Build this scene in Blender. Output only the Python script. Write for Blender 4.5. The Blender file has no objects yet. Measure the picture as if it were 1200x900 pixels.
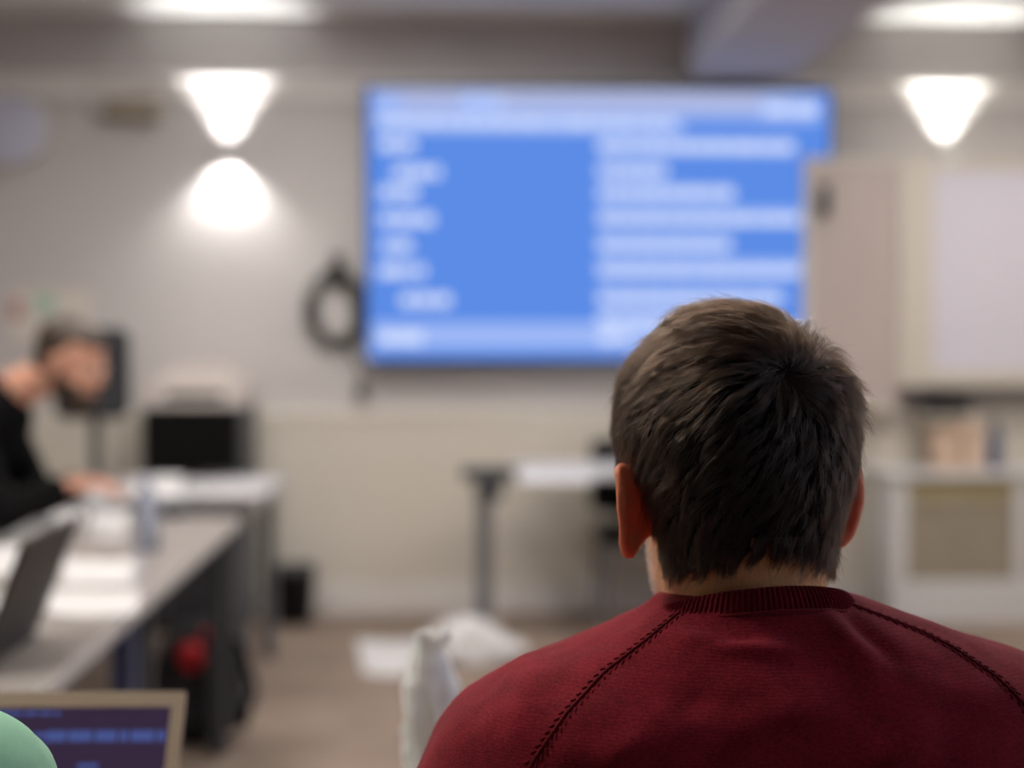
import bpy, bmesh, math, random
import numpy as np
from mathutils import Vector, Matrix, Euler, noise
from mathutils.bvhtree import BVHTree

random.seed(7); rng = np.random.default_rng(7)
SC = bpy.context.scene
COL = SC.collection
PI = math.pi

# ------------------------------------------------------------------ camera
F = 1667.0
CAMP = Vector((0, 0, 1.3))
YAW = math.atan(80 / F); PITCH = math.atan(50 / F)
cd = bpy.data.cameras.new('camera'); cam = bpy.data.objects.new('camera', cd); COL.objects.link(cam)
cam.location = CAMP
cam.rotation_euler = (PI / 2 - PITCH, 0, -YAW)
cd.sensor_width = 36; cd.lens = 36 * F / 1200; cd.clip_start = 0.05
cd.dof.use_dof = True; cd.dof.focus_distance = 0.985; cd.dof.aperture_fstop = 2.4
SC.camera = cam
RM = cam.rotation_euler.to_matrix()

def ray(px, py):
    return (RM @ Vector(((px - 600) / F, (450 - py) / F, -1))).normalized()
def at(px, py, Y):
    d = ray(px, py); return CAMP + d * (Y / d.y)
def atz(px, py, z):
    d = ray(px, py); return CAMP + d * ((z - CAMP.z) / d.z)

# ------------------------------------------------------------------ materials
def lin(c):
    return tuple(((v / 255) / 12.92 if v / 255 <= .04045 else ((v / 255 + .055) / 1.055) ** 2.4) for v in c)
def mat(name, rgb, rough=.6, metal=0, noise_s=0, noise_a=.15, bump=0, bump_s=200, sheen=0, spec=.5,
        emit=0, trans=0, alpha=1, sss=0, coat=0):
    m = bpy.data.materials.new(name); m.use_nodes = True
    nt = m.node_tree; b = nt.nodes['Principled BSDF']
    c = lin(rgb) + (1,)
    b.inputs['Base Color'].default_value = c
    b.inputs['Roughness'].default_value = rough; b.inputs['Metallic'].default_value = metal
    b.inputs['Specular IOR Level'].default_value = spec
    b.inputs['Sheen Weight'].default_value = sheen
    b.inputs['Coat Weight'].default_value = coat
    tc = nt.nodes.new('ShaderNodeTexCoord')
    if noise_s:
        n = nt.nodes.new('ShaderNodeTexNoise'); n.inputs['Scale'].default_value = noise_s; n.inputs['Detail'].default_value = 5
        nt.links.new(tc.outputs['Object'], n.inputs['Vector'])
        mx = nt.nodes.new('ShaderNodeMix'); mx.data_type = 'RGBA'
        mx.inputs['A'].default_value = tuple(v * (1 - noise_a) for v in c[:3]) + (1,)
        mx.inputs['B'].default_value = tuple(min(1, v * (1 + noise_a)) for v in c[:3]) + (1,)
        nt.links.new(n.outputs['Fac'], mx.inputs['Factor']); nt.links.new(mx.outputs['Result'], b.inputs['Base Color'])
    if bump:
        n = nt.nodes.new('ShaderNodeTexNoise'); n.inputs['Scale'].default_value = bump_s; n.inputs['Detail'].default_value = 3
        nt.links.new(tc.outputs['Object'], n.inputs['Vector'])
        bp = nt.nodes.new('ShaderNodeBump'); bp.inputs['Strength'].default_value = bump; bp.inputs['Distance'].default_value = .002
        nt.links.new(n.outputs['Fac'], bp.inputs['Height']); nt.links.new(bp.outputs['Normal'], b.inputs['Normal'])
    if emit:
        b.inputs['Emission Color'].default_value = c; b.inputs['Emission Strength'].default_value = emit
    if trans: b.inputs['Transmission Weight'].default_value = trans
    if sss:
        b.inputs['Subsurface Weight'].default_value = sss; b.inputs['Subsurface Radius'].default_value = (1, .25, .12)
        b.inputs['Subsurface Scale'].default_value = .006
    b.inputs['Alpha'].default_value = alpha
    return m

M = {}
M['wall'] = mat('wall paint', (190, 186, 184), .8, noise_s=1.5, noise_a=.03, bump=.1, bump_s=90)
M['wainscot'] = mat('wainscot paint', (210, 204, 192), .6, noise_s=3, noise_a=.03)
M['trim'] = mat('trim paint', (220, 216, 212), .5, noise_s=4, noise_a=.03)
M['ceil'] = mat('ceiling paint', (226, 225, 224), .85, noise_s=2, noise_a=.02)
M['beam'] = mat('beam paint', (186, 182, 184), .8, noise_s=2, noise_a=.03)
M['white'] = mat('white lacquer', (204, 204, 204), .45, noise_s=6, noise_a=.02)
M['paper'] = mat('paper', (206, 205, 205), .7, noise_s=30, noise_a=.02)
M['tabletop'] = mat('grey laminate', (150, 144, 140), .3, noise_s=8, noise_a=.04)
M['tableedge'] = mat('table edge', (186, 182, 180), .35, noise_s=20, noise_a=.03)
M['black'] = mat('black plastic', (14, 14, 14), .55, spec=.25, noise_s=20, noise_a=.2)
M['dark'] = mat('dark grey metal', (62, 64, 68), .5, noise_s=12, noise_a=.1)
M['steel'] = mat('grey steel', (128, 130, 134), .35, metal=.6, noise_s=12, noise_a=.06)
M['bluegrey'] = mat('blue grey metal', (84, 92, 124), .45, metal=.3, noise_s=12, noise_a=.06)
M['darkfabric'] = mat('dark fabric', (44, 45, 48), .9, noise_s=60, noise_a=.2, bump=.3)
M['blackknit'] = mat('black knit', (9, 9, 10), .95, noise_s=60, noise_a=.2, bump=.3, spec=.15)
M['jeans'] = mat('dark denim', (36, 44, 66), .9, noise_s=80, noise_a=.2, bump=.3)
M['shoe'] = mat('shoe leather', (30, 26, 24), .5, noise_s=40, noise_a=.2)
M['taupe'] = mat('taupe panel', (148, 138, 122), .6, noise_s=8, noise_a=.05)
M['olive'] = mat('olive band', (160, 148, 112), .6, noise_s=8, noise_a=.05)
M['wing'] = mat('pinkish beige laminate', (178, 166, 160), .5, noise_s=4, noise_a=.05)
M['cream'] = mat('cream lacquer', (198, 192, 180), .5, noise_s=4, noise_a=.03)
M['board'] = mat('whiteboard enamel', (208, 205, 216), .25, noise_s=4, noise_a=.02)
M['lilac'] = mat('pale lilac plastic', (188, 188, 208), .5, noise_s=6, noise_a=.03)
M['peach'] = mat('peach cardboard', (205, 180, 158), .7, noise_s=12, noise_a=.06)
M['red'] = mat('red nylon', (190, 18, 34), .6, noise_s=40, noise_a=.15)
M['printer'] = mat('printer plastic', (205, 196, 190), .5, noise_s=10, noise_a=.05)
M['lapgrey'] = mat('laptop bezel', (184, 164, 146), .4, noise_s=30, noise_a=.04)
M['brownlap'] = mat('dark laptop shell', (40, 32, 28), .6, noise_s=20, noise_a=.08)
M['skin'] = mat('skin', (228, 168, 134), .5, noise_s=45, noise_a=.10, bump=.25, bump_s=500, sss=.35)
def ruddy(m, ears):  # ears' own redness, with the glow of light behind them painted in too
    nt = m.node_tree; b = nt.nodes['Principled BSDF']; src = b.inputs['Base Color'].links[0].from_socket
    tc = nt.nodes.new('ShaderNodeTexCoord'); acc = None
    for c in ears:
        v = nt.nodes.new('ShaderNodeVectorMath'); v.operation = 'DISTANCE'; v.inputs[1].default_value = c
        nt.links.new(tc.outputs['Object'], v.inputs[0])
        mr = nt.nodes.new('ShaderNodeMapRange'); mr.inputs['From Min'].default_value = .046; mr.inputs['From Max'].default_value = .032
        nt.links.new(v.outputs['Value'], mr.inputs['Value'])
        if acc is None: acc = mr.outputs['Result']
        else:
            a = nt.nodes.new('ShaderNodeMath'); a.operation = 'MAXIMUM'; nt.links.new(acc, a.inputs[0]); nt.links.new(mr.outputs['Result'], a.inputs[1]); acc = a.outputs[0]
    mx = nt.nodes.new('ShaderNodeMix'); mx.data_type = 'RGBA'; mx.inputs['B'].default_value = lin((242, 146, 108)) + (1,)
    nt.links.new(acc, mx.inputs['Factor']); nt.links.new(src, mx.inputs['A']); nt.links.new(mx.outputs['Result'], b.inputs['Base Color'])
M['skin_man'] = mat('skin of the seated man', (240, 176, 124), .5, noise_s=45, noise_a=.10, bump=.25, bump_s=500, sss=.35)
M['skin2'] = mat('skin ruddy', (214, 160, 136), .55, noise_s=30, noise_a=.08, bump=.2, bump_s=400, sss=.2)
M['brownhair'] = mat('brown hair', (56, 42, 30), .6, noise_s=120, noise_a=.4, bump=.8, bump_s=250)
M['dullwhite'] = mat('dull white laminate', (176, 175, 176), .5, noise_s=6, noise_a=.02)
M['eye'] = mat('eye', (230, 225, 220), .15, noise_s=10, noise_a=.02)
M['green'] = mat('mint jersey', (150, 208, 172), .85, noise_s=60, noise_a=.06, bump=.25, bump_s=900, sheen=.1)
M['tshirt'] = mat('white cotton', (235, 228, 224), .8, noise_s=60, noise_a=.04)
M['cable'] = mat('rubber cable', (70, 68, 66), .6, noise_s=20, noise_a=.1)
M['hook'] = mat('hook metal', (36, 28, 28), .5, noise_s=20, noise_a=.1)
M['metal'] = mat('painted fixture', (190, 190, 188), .4, noise_s=20, noise_a=.03)
M['water'] = mat('water bottle plastic', (205, 214, 236), .12, trans=.85, noise_s=6, noise_a=.02)

def carpet():
    m = bpy.data.materials.new('carpet'); m.use_nodes = True; nt = m.node_tree; b = nt.nodes['Principled BSDF']
    tc = nt.nodes.new('ShaderNodeTexCoord')
    n = nt.nodes.new('ShaderNodeTexNoise'); n.inputs['Scale'].default_value = 2.2; n.inputs['Detail'].default_value = 4
    n2 = nt.nodes.new('ShaderNodeTexNoise'); n2.inputs['Scale'].default_value = 240
    r = nt.nodes.new('ShaderNodeValToRGB')
    r.color_ramp.elements[0].color = lin((120, 105, 94)) + (1,); r.color_ramp.elements[1].color = lin((144, 127, 113)) + (1,)
    r.color_ramp.elements[0].position = .3; r.color_ramp.elements[1].position = .7
    nt.links.new(tc.outputs['Object'], n.inputs['Vector']); nt.links.new(tc.outputs['Object'], n2.inputs['Vector'])
    nt.links.new(n.outputs['Fac'], r.inputs['Fac']); nt.links.new(r.outputs['Color'], b.inputs['Base Color'])
    bp = nt.nodes.new('ShaderNodeBump'); bp.inputs['Strength'].default_value = .5; bp.inputs['Distance'].default_value = .004
    nt.links.new(n2.outputs['Fac'], bp.inputs['Height']); nt.links.new(bp.outputs['Normal'], b.inputs['Normal'])
    b.inputs['Roughness'].default_value = .95
    return m
M['carpet'] = carpet()

def emis(name, rgb, s):
    m = bpy.data.materials.new(name); m.use_nodes = True; nt = m.node_tree
    nt.nodes.remove(nt.nodes['Principled BSDF']); e = nt.nodes.new('ShaderNodeEmission')
    e.inputs['Color'].default_value = lin(rgb) + (1,); e.inputs['Strength'].default_value = s
    nt.links.new(e.outputs['Emission'], nt.nodes['Material Output'].inputs['Surface'])
    return m

def knit(name, dark, light, rib=False):
    """heathered wool knit: colour mottling, tiny V stitches as bump, a light nap"""
    m = bpy.data.materials.new(name); m.use_nodes = True; nt = m.node_tree; b = nt.nodes['Principled BSDF']
    L = nt.links.new
    tc = nt.nodes.new('ShaderNodeTexCoord')
    n = nt.nodes.new('ShaderNodeTexNoise'); n.inputs['Scale'].default_value = 420; n.inputs['Detail'].default_value = 4; n.inputs['Roughness'].default_value = .7
    n2 = nt.nodes.new('ShaderNodeTexNoise'); n2.inputs['Scale'].default_value = 28; n2.inputs['Detail'].default_value = 3
    mp = nt.nodes.new('ShaderNodeMapping'); mp.inputs['Scale'].default_value = (1, 1, 1.8)
    L(tc.outputs['Object'], mp.inputs['Vector']); L(mp.outputs['Vector'], n.inputs['Vector']); L(tc.outputs['Object'], n2.inputs['Vector'])
    a = nt.nodes.new('ShaderNodeMath'); a.operation = 'MULTIPLY_ADD'; a.inputs[1].default_value = .35
    s2 = nt.nodes.new('ShaderNodeMath'); s2.operation = 'MULTIPLY'; s2.inputs[1].default_value = .65
    L(n.outputs['Fac'], s2.inputs[0]); L(n2.outputs['Fac'], a.inputs[0]); L(s2.outputs[0], a.inputs[2])
    r = nt.nodes.new('ShaderNodeValToRGB')
    r.color_ramp.elements[0].color = lin(dark) + (1,); r.color_ramp.elements[1].color = lin(light) + (1,)
    r.color_ramp.elements[0].position = .36; r.color_ramp.elements[1].position = .64
    L(a.outputs[0], r.inputs['Fac']); L(r.outputs['Color'], b.inputs['Base Color'])
    w = nt.nodes.new('ShaderNodeTexWave'); w.wave_type = 'BANDS'; w.bands_direction = 'X'; w.inputs['Scale'].default_value = 190; w.inputs['Distortion'].default_value = 1.2
    w2 = nt.nodes.new('ShaderNodeTexWave'); w2.wave_type = 'BANDS'; w2.bands_direction = 'Z'; w2.inputs['Scale'].default_value = 150; w2.inputs['Distortion'].default_value = 5
    L(tc.outputs['Object'], w.inputs['Vector']); L(tc.outputs['Object'], w2.inputs['Vector'])
    ad = nt.nodes.new('ShaderNodeMath'); ad.operation = 'ADD'; L(w.outputs['Fac'], ad.inputs[0]); L(w2.outputs['Fac'], ad.inputs[1])
    ad2 = nt.nodes.new('ShaderNodeMath'); ad2.operation = 'ADD'; L(ad.outputs[0], ad2.inputs[0]); L(n.outputs['Fac'], ad2.inputs[1])
    bp = nt.nodes.new('ShaderNodeBump'); bp.inputs['Strength'].default_value = .28; bp.inputs['Distance'].default_value = .0004
    L(ad2.outputs[0], bp.inputs['Height']); L(bp.outputs['Normal'], b.inputs['Normal'])
    b.inputs['Roughness'].default_value = .95; b.inputs['Specular IOR Level'].default_value = .15
    b.inputs['Sheen Weight'].default_value = .22; b.inputs['Sheen Roughness'].default_value = .45
    b.inputs['Sheen Tint'].default_value = (.9, .35, .38, 1)
    return m
M['sweater'] = knit('burgundy wool knit', (96, 12, 24), (150, 34, 48))
M['sweater_rib'] = knit('burgundy ribbed knit', (84, 10, 20), (124, 24, 36))

def hairmat(name, col, rough=.27):
    m = bpy.data.materials.new(name); m.use_nodes = True; nt = m.node_tree
    nt.nodes.remove(nt.nodes['Principled BSDF'])
    h = nt.nodes.new('ShaderNodeBsdfHairPrincipled'); h.parametrization = 'COLOR'
    hi_ = nt.nodes.new('ShaderNodeHairInfo'); rp_ = nt.nodes.new('ShaderNodeValToRGB')
    rp_.color_ramp.elements[0].color = tuple(v * .5 for v in col) + (1,); rp_.color_ramp.elements[1].color = tuple(v * 2.7 for v in col) + (1,)
    rp_.color_ramp.elements[0].position = .3; rp_.color_ramp.elements[1].position = .8; e3 = rp_.color_ramp.elements.new(.97); e3.color = tuple(min(.5, v * 7) for v in col) + (1,)  # random strand tone; the palest strands put glints into the colour
    nt.links.new(hi_.outputs['Random'], rp_.inputs['Fac']); nt.links.new(rp_.outputs['Color'], h.inputs['Color'])
    h.inputs['Roughness'].default_value = rough; h.inputs['Radial Roughness'].default_value = .35
    if 'Random Roughness' in h.inputs: h.inputs['Random Roughness'].default_value = .2
    if 'Random Color' in h.inputs: h.inputs['Random Color'].default_value = .3
    nt.links.new(h.outputs['BSDF'], nt.nodes['Material Output'].inputs['Surface'])
    return m
M['hair'] = hairmat('dark brown hair strands', (.0074, .0038, .0021))
M['stubble'] = hairmat('stubble strands', (.04, .022, .014))
M['hairroot'] = mat('dense dark hair', (22, 16, 13), .9, noise_s=200, noise_a=.3, spec=.1)

# ------------------------------------------------------------------ building helpers
def obj(name, bm, m=None, parent=None, smooth=False, angle=None, mats=None):
    if isinstance(bm, bmesh.types.BMesh):
        me = bpy.data.meshes.new(name); bmesh.ops.recalc_face_normals(bm, faces=bm.faces); bm.to_mesh(me); bm.free()
    else:
        me = bm; me.name = name
    o = bpy.data.objects.new(name, me); COL.objects.link(o)
    if mats:
        for k in mats: me.materials.append(k)
    elif m:
        me.materials.clear(); me.materials.append(m)
    if smooth:
        me.shade_smooth()
        if angle:
            try: me.set_sharp_from_angle(angle=math.radians(angle))
            except Exception: pass
    if parent: o.parent = parent; o.matrix_parent_inverse = Matrix.Translation(-Vector(parent.location)) if parent.get('_w') else Matrix.Identity(4)
    return o
def thing(name, label, cat, loc=(0, 0, 0), rz=0, group=None):
    o = bpy.data.objects.new(name, None); COL.objects.link(o); o.location = loc; o.rotation_euler = (0, 0, rz)
    o.empty_display_size = .05
    o['label'] = label; o['category'] = cat
    if group: o['group'] = group
    return o
def wthing(name, label, cat, loc, group=None):
    """Empty at loc whose parts are given in world coordinates"""
    o = thing(name, label, cat, loc, 0, group); o['_w'] = 1; return o
def tag(o, label, cat, group=None):
    o['label'] = label; o['category'] = cat
    if group: o['group'] = group
    return o
def struct(name, bm, m, **k):
    o = obj(name, bm, m, **k); o['kind'] = 'structure'; return o
def box(bm, x0, x1, y0, y1, z0, z1, bev=0, mi=0, mtx=None):
    b = bmesh.new()
    bmesh.ops.create_cube(b, size=1)
    for v in b.verts:
        v.co = Vector(((x0 + x1) / 2 + v.co.x * (x1 - x0), (y0 + y1) / 2 + v.co.y * (y1 - y0), (z0 + z1) / 2 + v.co.z * (z1 - z0)))
    if bev: bmesh.ops.bevel(b, geom=list(b.edges), offset=bev, segments=2, affect='EDGES', profile=.6)
    if mtx: bmesh.ops.transform(b, matrix=mtx, verts=b.verts)
    merge(bm, b, mi)
def merge(bm, b, mi=0):
    vm = {v: bm.verts.new(v.co) for v in b.verts}
    for f in b.faces:
        try:
            g = bm.faces.new([vm[v] for v in f.verts]); g.material_index = mi; g.smooth = f.smooth
        except ValueError: pass
    b.free()
def bx(*a, **k):
    bm = bmesh.new(); box(bm, *a, **k); return bm
def loft(bm, rings, cap=True, closed=True):
    vr = [[bm.verts.new(p) for p in r] for r in rings]
    n = len(rings[0])
    for a, b in zip(vr, vr[1:]):
        for i in range(n if closed else n - 1):
            bm.faces.new((a[i], a[(i + 1) % n], b[(i + 1) % n], b[i]))
    if cap: bm.faces.new(vr[0][::-1]); bm.faces.new(vr[-1])
def tube(bm, pts, r, n=10, cap=True):
    pts = [Vector(p) for p in pts]; rings = []
    up = None
    for i, p in enumerate(pts):
        t = (pts[min(i + 1, len(pts) - 1)] - pts[max(i - 1, 0)]).normalized()
        if up is None:
            up = Vector((0, 0, 1)) if abs(t.z) < .9 else Vector((1, 0, 0))
        u = (up - t * up.dot(t)).normalized(); up = u; w = t.cross(u)
        rr = r[i] if isinstance(r, (list, tuple)) else r
        rings.append([p + (u * math.cos(a) + w * math.sin(a)) * rr for a in [2 * PI * k / n for k in range(n)]])
    loft(bm, rings, cap)
def lathe(bm, prof, c=(0, 0, 0), n=32):
    c = Vector(c)
    loft(bm, [[c + Vector((r * math.cos(2 * PI * k / n), r * math.sin(2 * PI * k / n), z)) for k in range(n)] for r, z in prof])
def ell(bm, c, r, rot=None, seg=24):
    b = bmesh.new(); bmesh.ops.create_uvsphere(b, u_segments=seg, v_segments=seg // 2 + 2, radius=1)
    mm = Matrix.Translation(c) @ (rot.to_matrix().to_4x4() if rot is not None else Matrix.Identity(4)) @ Matrix.Diagonal((r[0], r[1], r[2], 1))
    bmesh.ops.transform(b, matrix=mm, verts=b.verts); merge(bm, b)
def cap_(bm, p0, p1, r0, r1, n=20):
    """rounded, tapered limb segment"""
    p0 = Vector(p0); p1 = Vector(p1); d = p1 - p0; L = d.length; t = d / L
    pts, rs = [], []
    for k in range(7):
        a = -PI / 2 + PI / 2 * k / 6; pts.append(p0 + t * math.sin(a) * r0); rs.append(max(r0 * math.cos(a), 1e-4))
    for k in range(7):
        a = PI / 2 * k / 6; pts.append(p1 + t * math.sin(a) * r1); rs.append(max(r1 * math.cos(a), 1e-4))
    tube(bm, pts, rs, n)
def remesh(bm, voxel, smooth=4, fac=.5):
    me = bpy.data.meshes.new('tmp'); bmesh.ops.recalc_face_normals(bm, faces=bm.faces); bm.to_mesh(me); bm.free()
    o = bpy.data.objects.new('tmp', me); COL.objects.link(o)
    r = o.modifiers.new('r', 'REMESH'); r.mode = 'VOXEL'; r.voxel_size = voxel
    if smooth:
        s = o.modifiers.new('s', 'SMOOTH'); s.iterations = smooth; s.factor = fac
    dg = bpy.context.evaluated_depsgraph_get(); dg.update()
    out = bpy.data.meshes.new_from_object(o.evaluated_get(dg))
    bpy.data.objects.remove(o); bpy.data.meshes.remove(me)
    out.shade_smooth()
    return out
def interp(x, tab, j):
    return float(np.interp(x, [t[0] for t in tab], [t[j] for t in tab]))
def smooth_interp(x, xs, ys):
    # monotone-ish cubic (Catmull-Rom) interpolation
    xs = list(xs); ys = list(ys)
    if x <= xs[0]: return ys[0]
    if x >= xs[-1]: return ys[-1]
    i = max(k for k in range(len(xs) - 1) if xs[k] <= x)
    def m(k):
        if k == 0: return (ys[1] - ys[0]) / (xs[1] - xs[0])
        if k == len(xs) - 1: return (ys[-1] - ys[-2]) / (xs[-1] - xs[-2])
        return (ys[k + 1] - ys[k - 1]) / (xs[k + 1] - xs[k - 1])
    h = xs[i + 1] - xs[i]; t = (x - xs[i]) / h
    return ((2 * t**3 - 3 * t**2 + 1) * ys[i] + (t**3 - 2 * t**2 + t) * h * m(i) + (-2 * t**3 + 3 * t**2) * ys[i + 1] + (t**3 - t**2) * h * m(i + 1))

# ------------------------------------------------------------------ the room
YW = 6.8; XL, XR, YB, ZC = -3.1, 3.7, -2.6, 2.83
struct('floor', bx(XL - .1, XR + .1, YB - .1, YW + .1, -.1, 0), M['carpet'])
struct('ceiling', bx(XL - .1, XR + .1, YB - .1, YW + .1, ZC, ZC + .1), M['ceil'])
struct('wall_front', bx(XL - .1, XR + .1, YW, YW + .1, 0, ZC), M['wall'])
struct('wall_left', bx(XL - .1, XL, YB, YW, 0, ZC), M['wall'])
struct('wall_right', bx(XR, XR + .1, YB, YW, 0, ZC), M['wall'])
struct('wall_back', bx(XL, XR, YB - .1, YB, 0, ZC), mat('darkened wall paint', (96, 94, 96), .8, noise_s=1.5, noise_a=.03))  # unseen wall, darkened so less light bounces onto the seated man's back
# wainscot of upright boards with a rail and a skirting
bm = bmesh.new()
x = XL
while x < XR - .01:
    w = min(.118, XR - x)
    box(bm, x, x + w - .006, YW - .018, YW, .14, .93, bev=.003); x += .118
box(bm, XL, XR, YW - .008, YW, .14, .93)
struct('trim_1', bm, M['wainscot'])
bm = bmesh.new(); box(bm, XL, XR, YW - .035, YW, .93, .97, bev=.008); box(bm, XL, XR, YW - .022, YW, .86, .935, bev=.004)
struct('trim_2', bm, M['wainscot'])
# cornice moulding under the upper wall strip
bm = bmesh.new()
prof = [(0, 2.44), (-.012, 2.44), (-.018, 2.455), (-.018, 2.50), (-.03, 2.52), (-.045, 2.53), (-.045, 2.555), (0, 2.56)]
loft(bm, [[Vector((xx, YW + a, z)) for a, z in prof] for xx in (XL, XR)])
struct('trim_3', bm, M['trim'])
bm = bmesh.new(); box(bm, XL, XR, YW - .028, YW, 0, .14, bev=.006)
struct('baseboard_front', bm, M['trim'])
for nm, a in (('baseboard_left', (XL, XL + .02, YB, YW - .03, 0, .14)), ('baseboard_right', (XR - .02, XR, YB, YW - .03, 0, .14)),
              ('baseboard_back', (XL + .02, XR - .02, YB, YB + .02, 0, .14))):
    struct(nm, bx(*a, bev=.004), M['trim'])
# long ceiling beam running into the room
BX0 = at(800, 96, YW).x; BX1 = at(916, 96, YW).x
struct('ceiling_beam', bx(BX0, BX1, YB, YW - .046, 2.54, ZC, bev=.006), M['beam'])

# ceiling lights (out of the frame overhead)
LM = emis('lamp diffuser', (255, 246, 236), 24)
LMB = emis('bright lamp diffuser', (255, 247, 240), 32)
def ceil_light(x, y, s, label, LM=LM):
    t = wthing('ceiling_light', label, 'ceiling light', (x, y, ZC), 'ceiling lights')
    bm = bmesh.new()
    for a in ((-s, s, -.3, -.28), (-s, s, .28, .3)): box(bm, x + a[0], x + a[1], y + a[2], y + a[3], ZC - .05, ZC, bev=.002)
    for a in ((-s, -s + .02), (s - .02, s)): box(bm, x + a[0], x + a[1], y - .28, y + .28, ZC - .05, ZC, bev=.002)
    obj('frame', bm, M['metal'], t)
    obj('diffuser', bx(x - s + .02, x + s - .02, y - .28, y + .28, ZC - .03, ZC - .02), LM, t)
ceil_light(-1.2, 1.9, .3, 'square ceiling light overhead between the camera and the long grey table', emis('left lamp diffuser', (255, 246, 236), 44))
ceil_light(-1.3, 4.3, .3, 'square ceiling light overhead above the bearded man in black', LMB)
ceil_light(-.3, 5.3, .3, 'added square ceiling light overhead in front of the big screen', LMB)  # added to brighten the far wall
ceil_light(2.6, 5.3, .3, 'added square ceiling light overhead in front of the whiteboard', LMB)  # likewise added, for the wall on the whiteboard side
ceil_light(0.45, 2.9, .3, 'square ceiling light overhead beside the ceiling beam')
ceil_light(2.5, 3.6, .3, 'square ceiling light overhead on the whiteboard side of the beam', LMB)

bm = bmesh.new()  # unseen window added for cool side light; its panel is the glowing source
for a in ((-1.55, -1.5, .9, 2.35), (1.5, 1.55, .9, 2.35), (-.025, .025, .95, 2.3)): box(bm, XR - .05, XR, a[0], a[1], a[2], a[3], bev=.004)
box(bm, XR - .05, XR, -1.5, 1.5, 2.3, 2.35, bev=.004); box(bm, XR - .09, XR, -1.5, 1.5, .9, .95, bev=.004)
wn = struct('added_window', bm, M['white'])
obj('fill_panel', bx(XR - .02, XR - .01, -1.5, 1.5, .95, 2.3), emis('added fill glow', (208, 224, 255), 2.6), wn)
# wall lights
def spot(name, loc, down, watts, ang, blend, col, parent):
    l = bpy.data.lights.new(name, 'SPOT'); l.energy = watts; l.spot_size = math.radians(ang); l.spot_blend = blend
    l.color = col; l.shadow_soft_size = .03
    o = bpy.data.objects.new(name, l); COL.objects.link(o); o.location = Vector(loc) - Vector(parent.location)
    o.rotation_euler = (0 if down else PI, 0, 0); o.parent = parent
def sconce(px, label, col):
    p = at(px, 181, YW); x = p.x; z = p.z
    t = wthing('wall_light', label, 'wall light', (x, YW, z), 'up and down wall lights')
    D = .07; c = (x, YW - D, z)
    bm = bmesh.new(); n_ = 32
    loft(bm, [[Vector((c[0] + r * math.cos(2 * PI * k / n_), c[1] + r * math.sin(2 * PI * k / n_), z + h)) for k in range(n_)] for r, h in ((.042, -.022), (.046, -.024), (.048, -.02), (.048, .02), (.046, .024), (.042, .022), (.042, -.022))], cap=False)
    obj('housing', bm, M['metal'], t, True, 40)
    obj('wall_plate', bx(x - .02, x + .02, YW - .025, YW, z - .015, z + .015, bev=.002), M['metal'], t)
    E = emis('wall lamp lens', (255, 250, 240), 1.5)
    bm = bmesh.new(); loft(bm, [[Vector((c[0] + r * math.cos(2 * PI * k / n_), c[1] + r * math.sin(2 * PI * k / n_), z + h)) for k in range(n_)] for r, h in ((.0415, -.018), (.0405, -.018), (.0405, .018), (.0415, .018))], cap=False)
    obj('lens', bm, E, t)
    spot('lamp_up', (x, YW - D, z), False, 30, 80, .6, col, t)
    spot('lamp_down', (x, YW - D, z - .028), True, 26, 128, .8, col, t)
sconce(268, 'small wall light glowing up and down left of the big screen', (1, .985, .96))
sconce(1106, 'small wall light glowing above the whiteboard right of the beam', (1, 1, .93))

# ------------------------------------------------------------------ the big screen
TY = 6.66
a = at(430, 103, TY); b = at(971, 421, TY)
tx0, tx1, tz0, tz1 = a.x, b.x, b.z, a.z
t = wthing('wall_screen', 'large lit blue display screen with white text mounted on the far wall', 'screen', ((tx0 + tx1) / 2, TY, tz0))
bm = bmesh.new()
w = .012
box(bm, tx0 - w, tx1 + w, TY - .004, TY + .07, tz0 - w, tz0, bev=.002); box(bm, tx0 - w, tx1 + w, TY - .004, TY + .07, tz1, tz1 + w, bev=.002)
box(bm, tx0 - w, tx0, TY - .004, TY + .07, tz0, tz1, bev=.002); box(bm, tx1, tx1 + w, TY - .004, TY + .07, tz0, tz1, bev=.002)
box(bm, tx0, tx1, TY + .012, TY + .07, tz0, tz1)
obj('bezel', bm, M['black'], t)
obj('wall_mount', bx(tx0 + .7, tx1 - .7, TY + .07, YW, tz0 + .35, tz1 - .35, bev=.005), M['dark'], t)
EB = emis('screen blue', (92, 140, 230), 1.0); EW = emis('screen pale', (214, 226, 255), 1.05); EL = emis('screen light blue', (158, 184, 246), 1.0)
EG = emis('screen grey lilac', (176, 186, 226), 1.0)
scr = obj('display', bx(tx0, tx1, TY, TY + .011, tz0, tz1), EB, t)
def sx(px): return at(px, 260, TY).x
def sz(py): return at(700, py, TY).z
def bar(bm, x0, x1, y0, y1, d=.001):
    box(bm, sx(x0), sx(x1), TY - d, TY, sz(y1), sz(y0))
bm = bmesh.new(); bar(bm, 438, 925, 105, 130); obj('title_bar', bm, EG, scr).matrix_parent_inverse = Matrix.Translation(-Vector(t.location))
def sobj(name, bm, m):
    o = obj(name, bm, m, scr); o.matrix_parent_inverse = Matrix.Identity(4); return o
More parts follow.
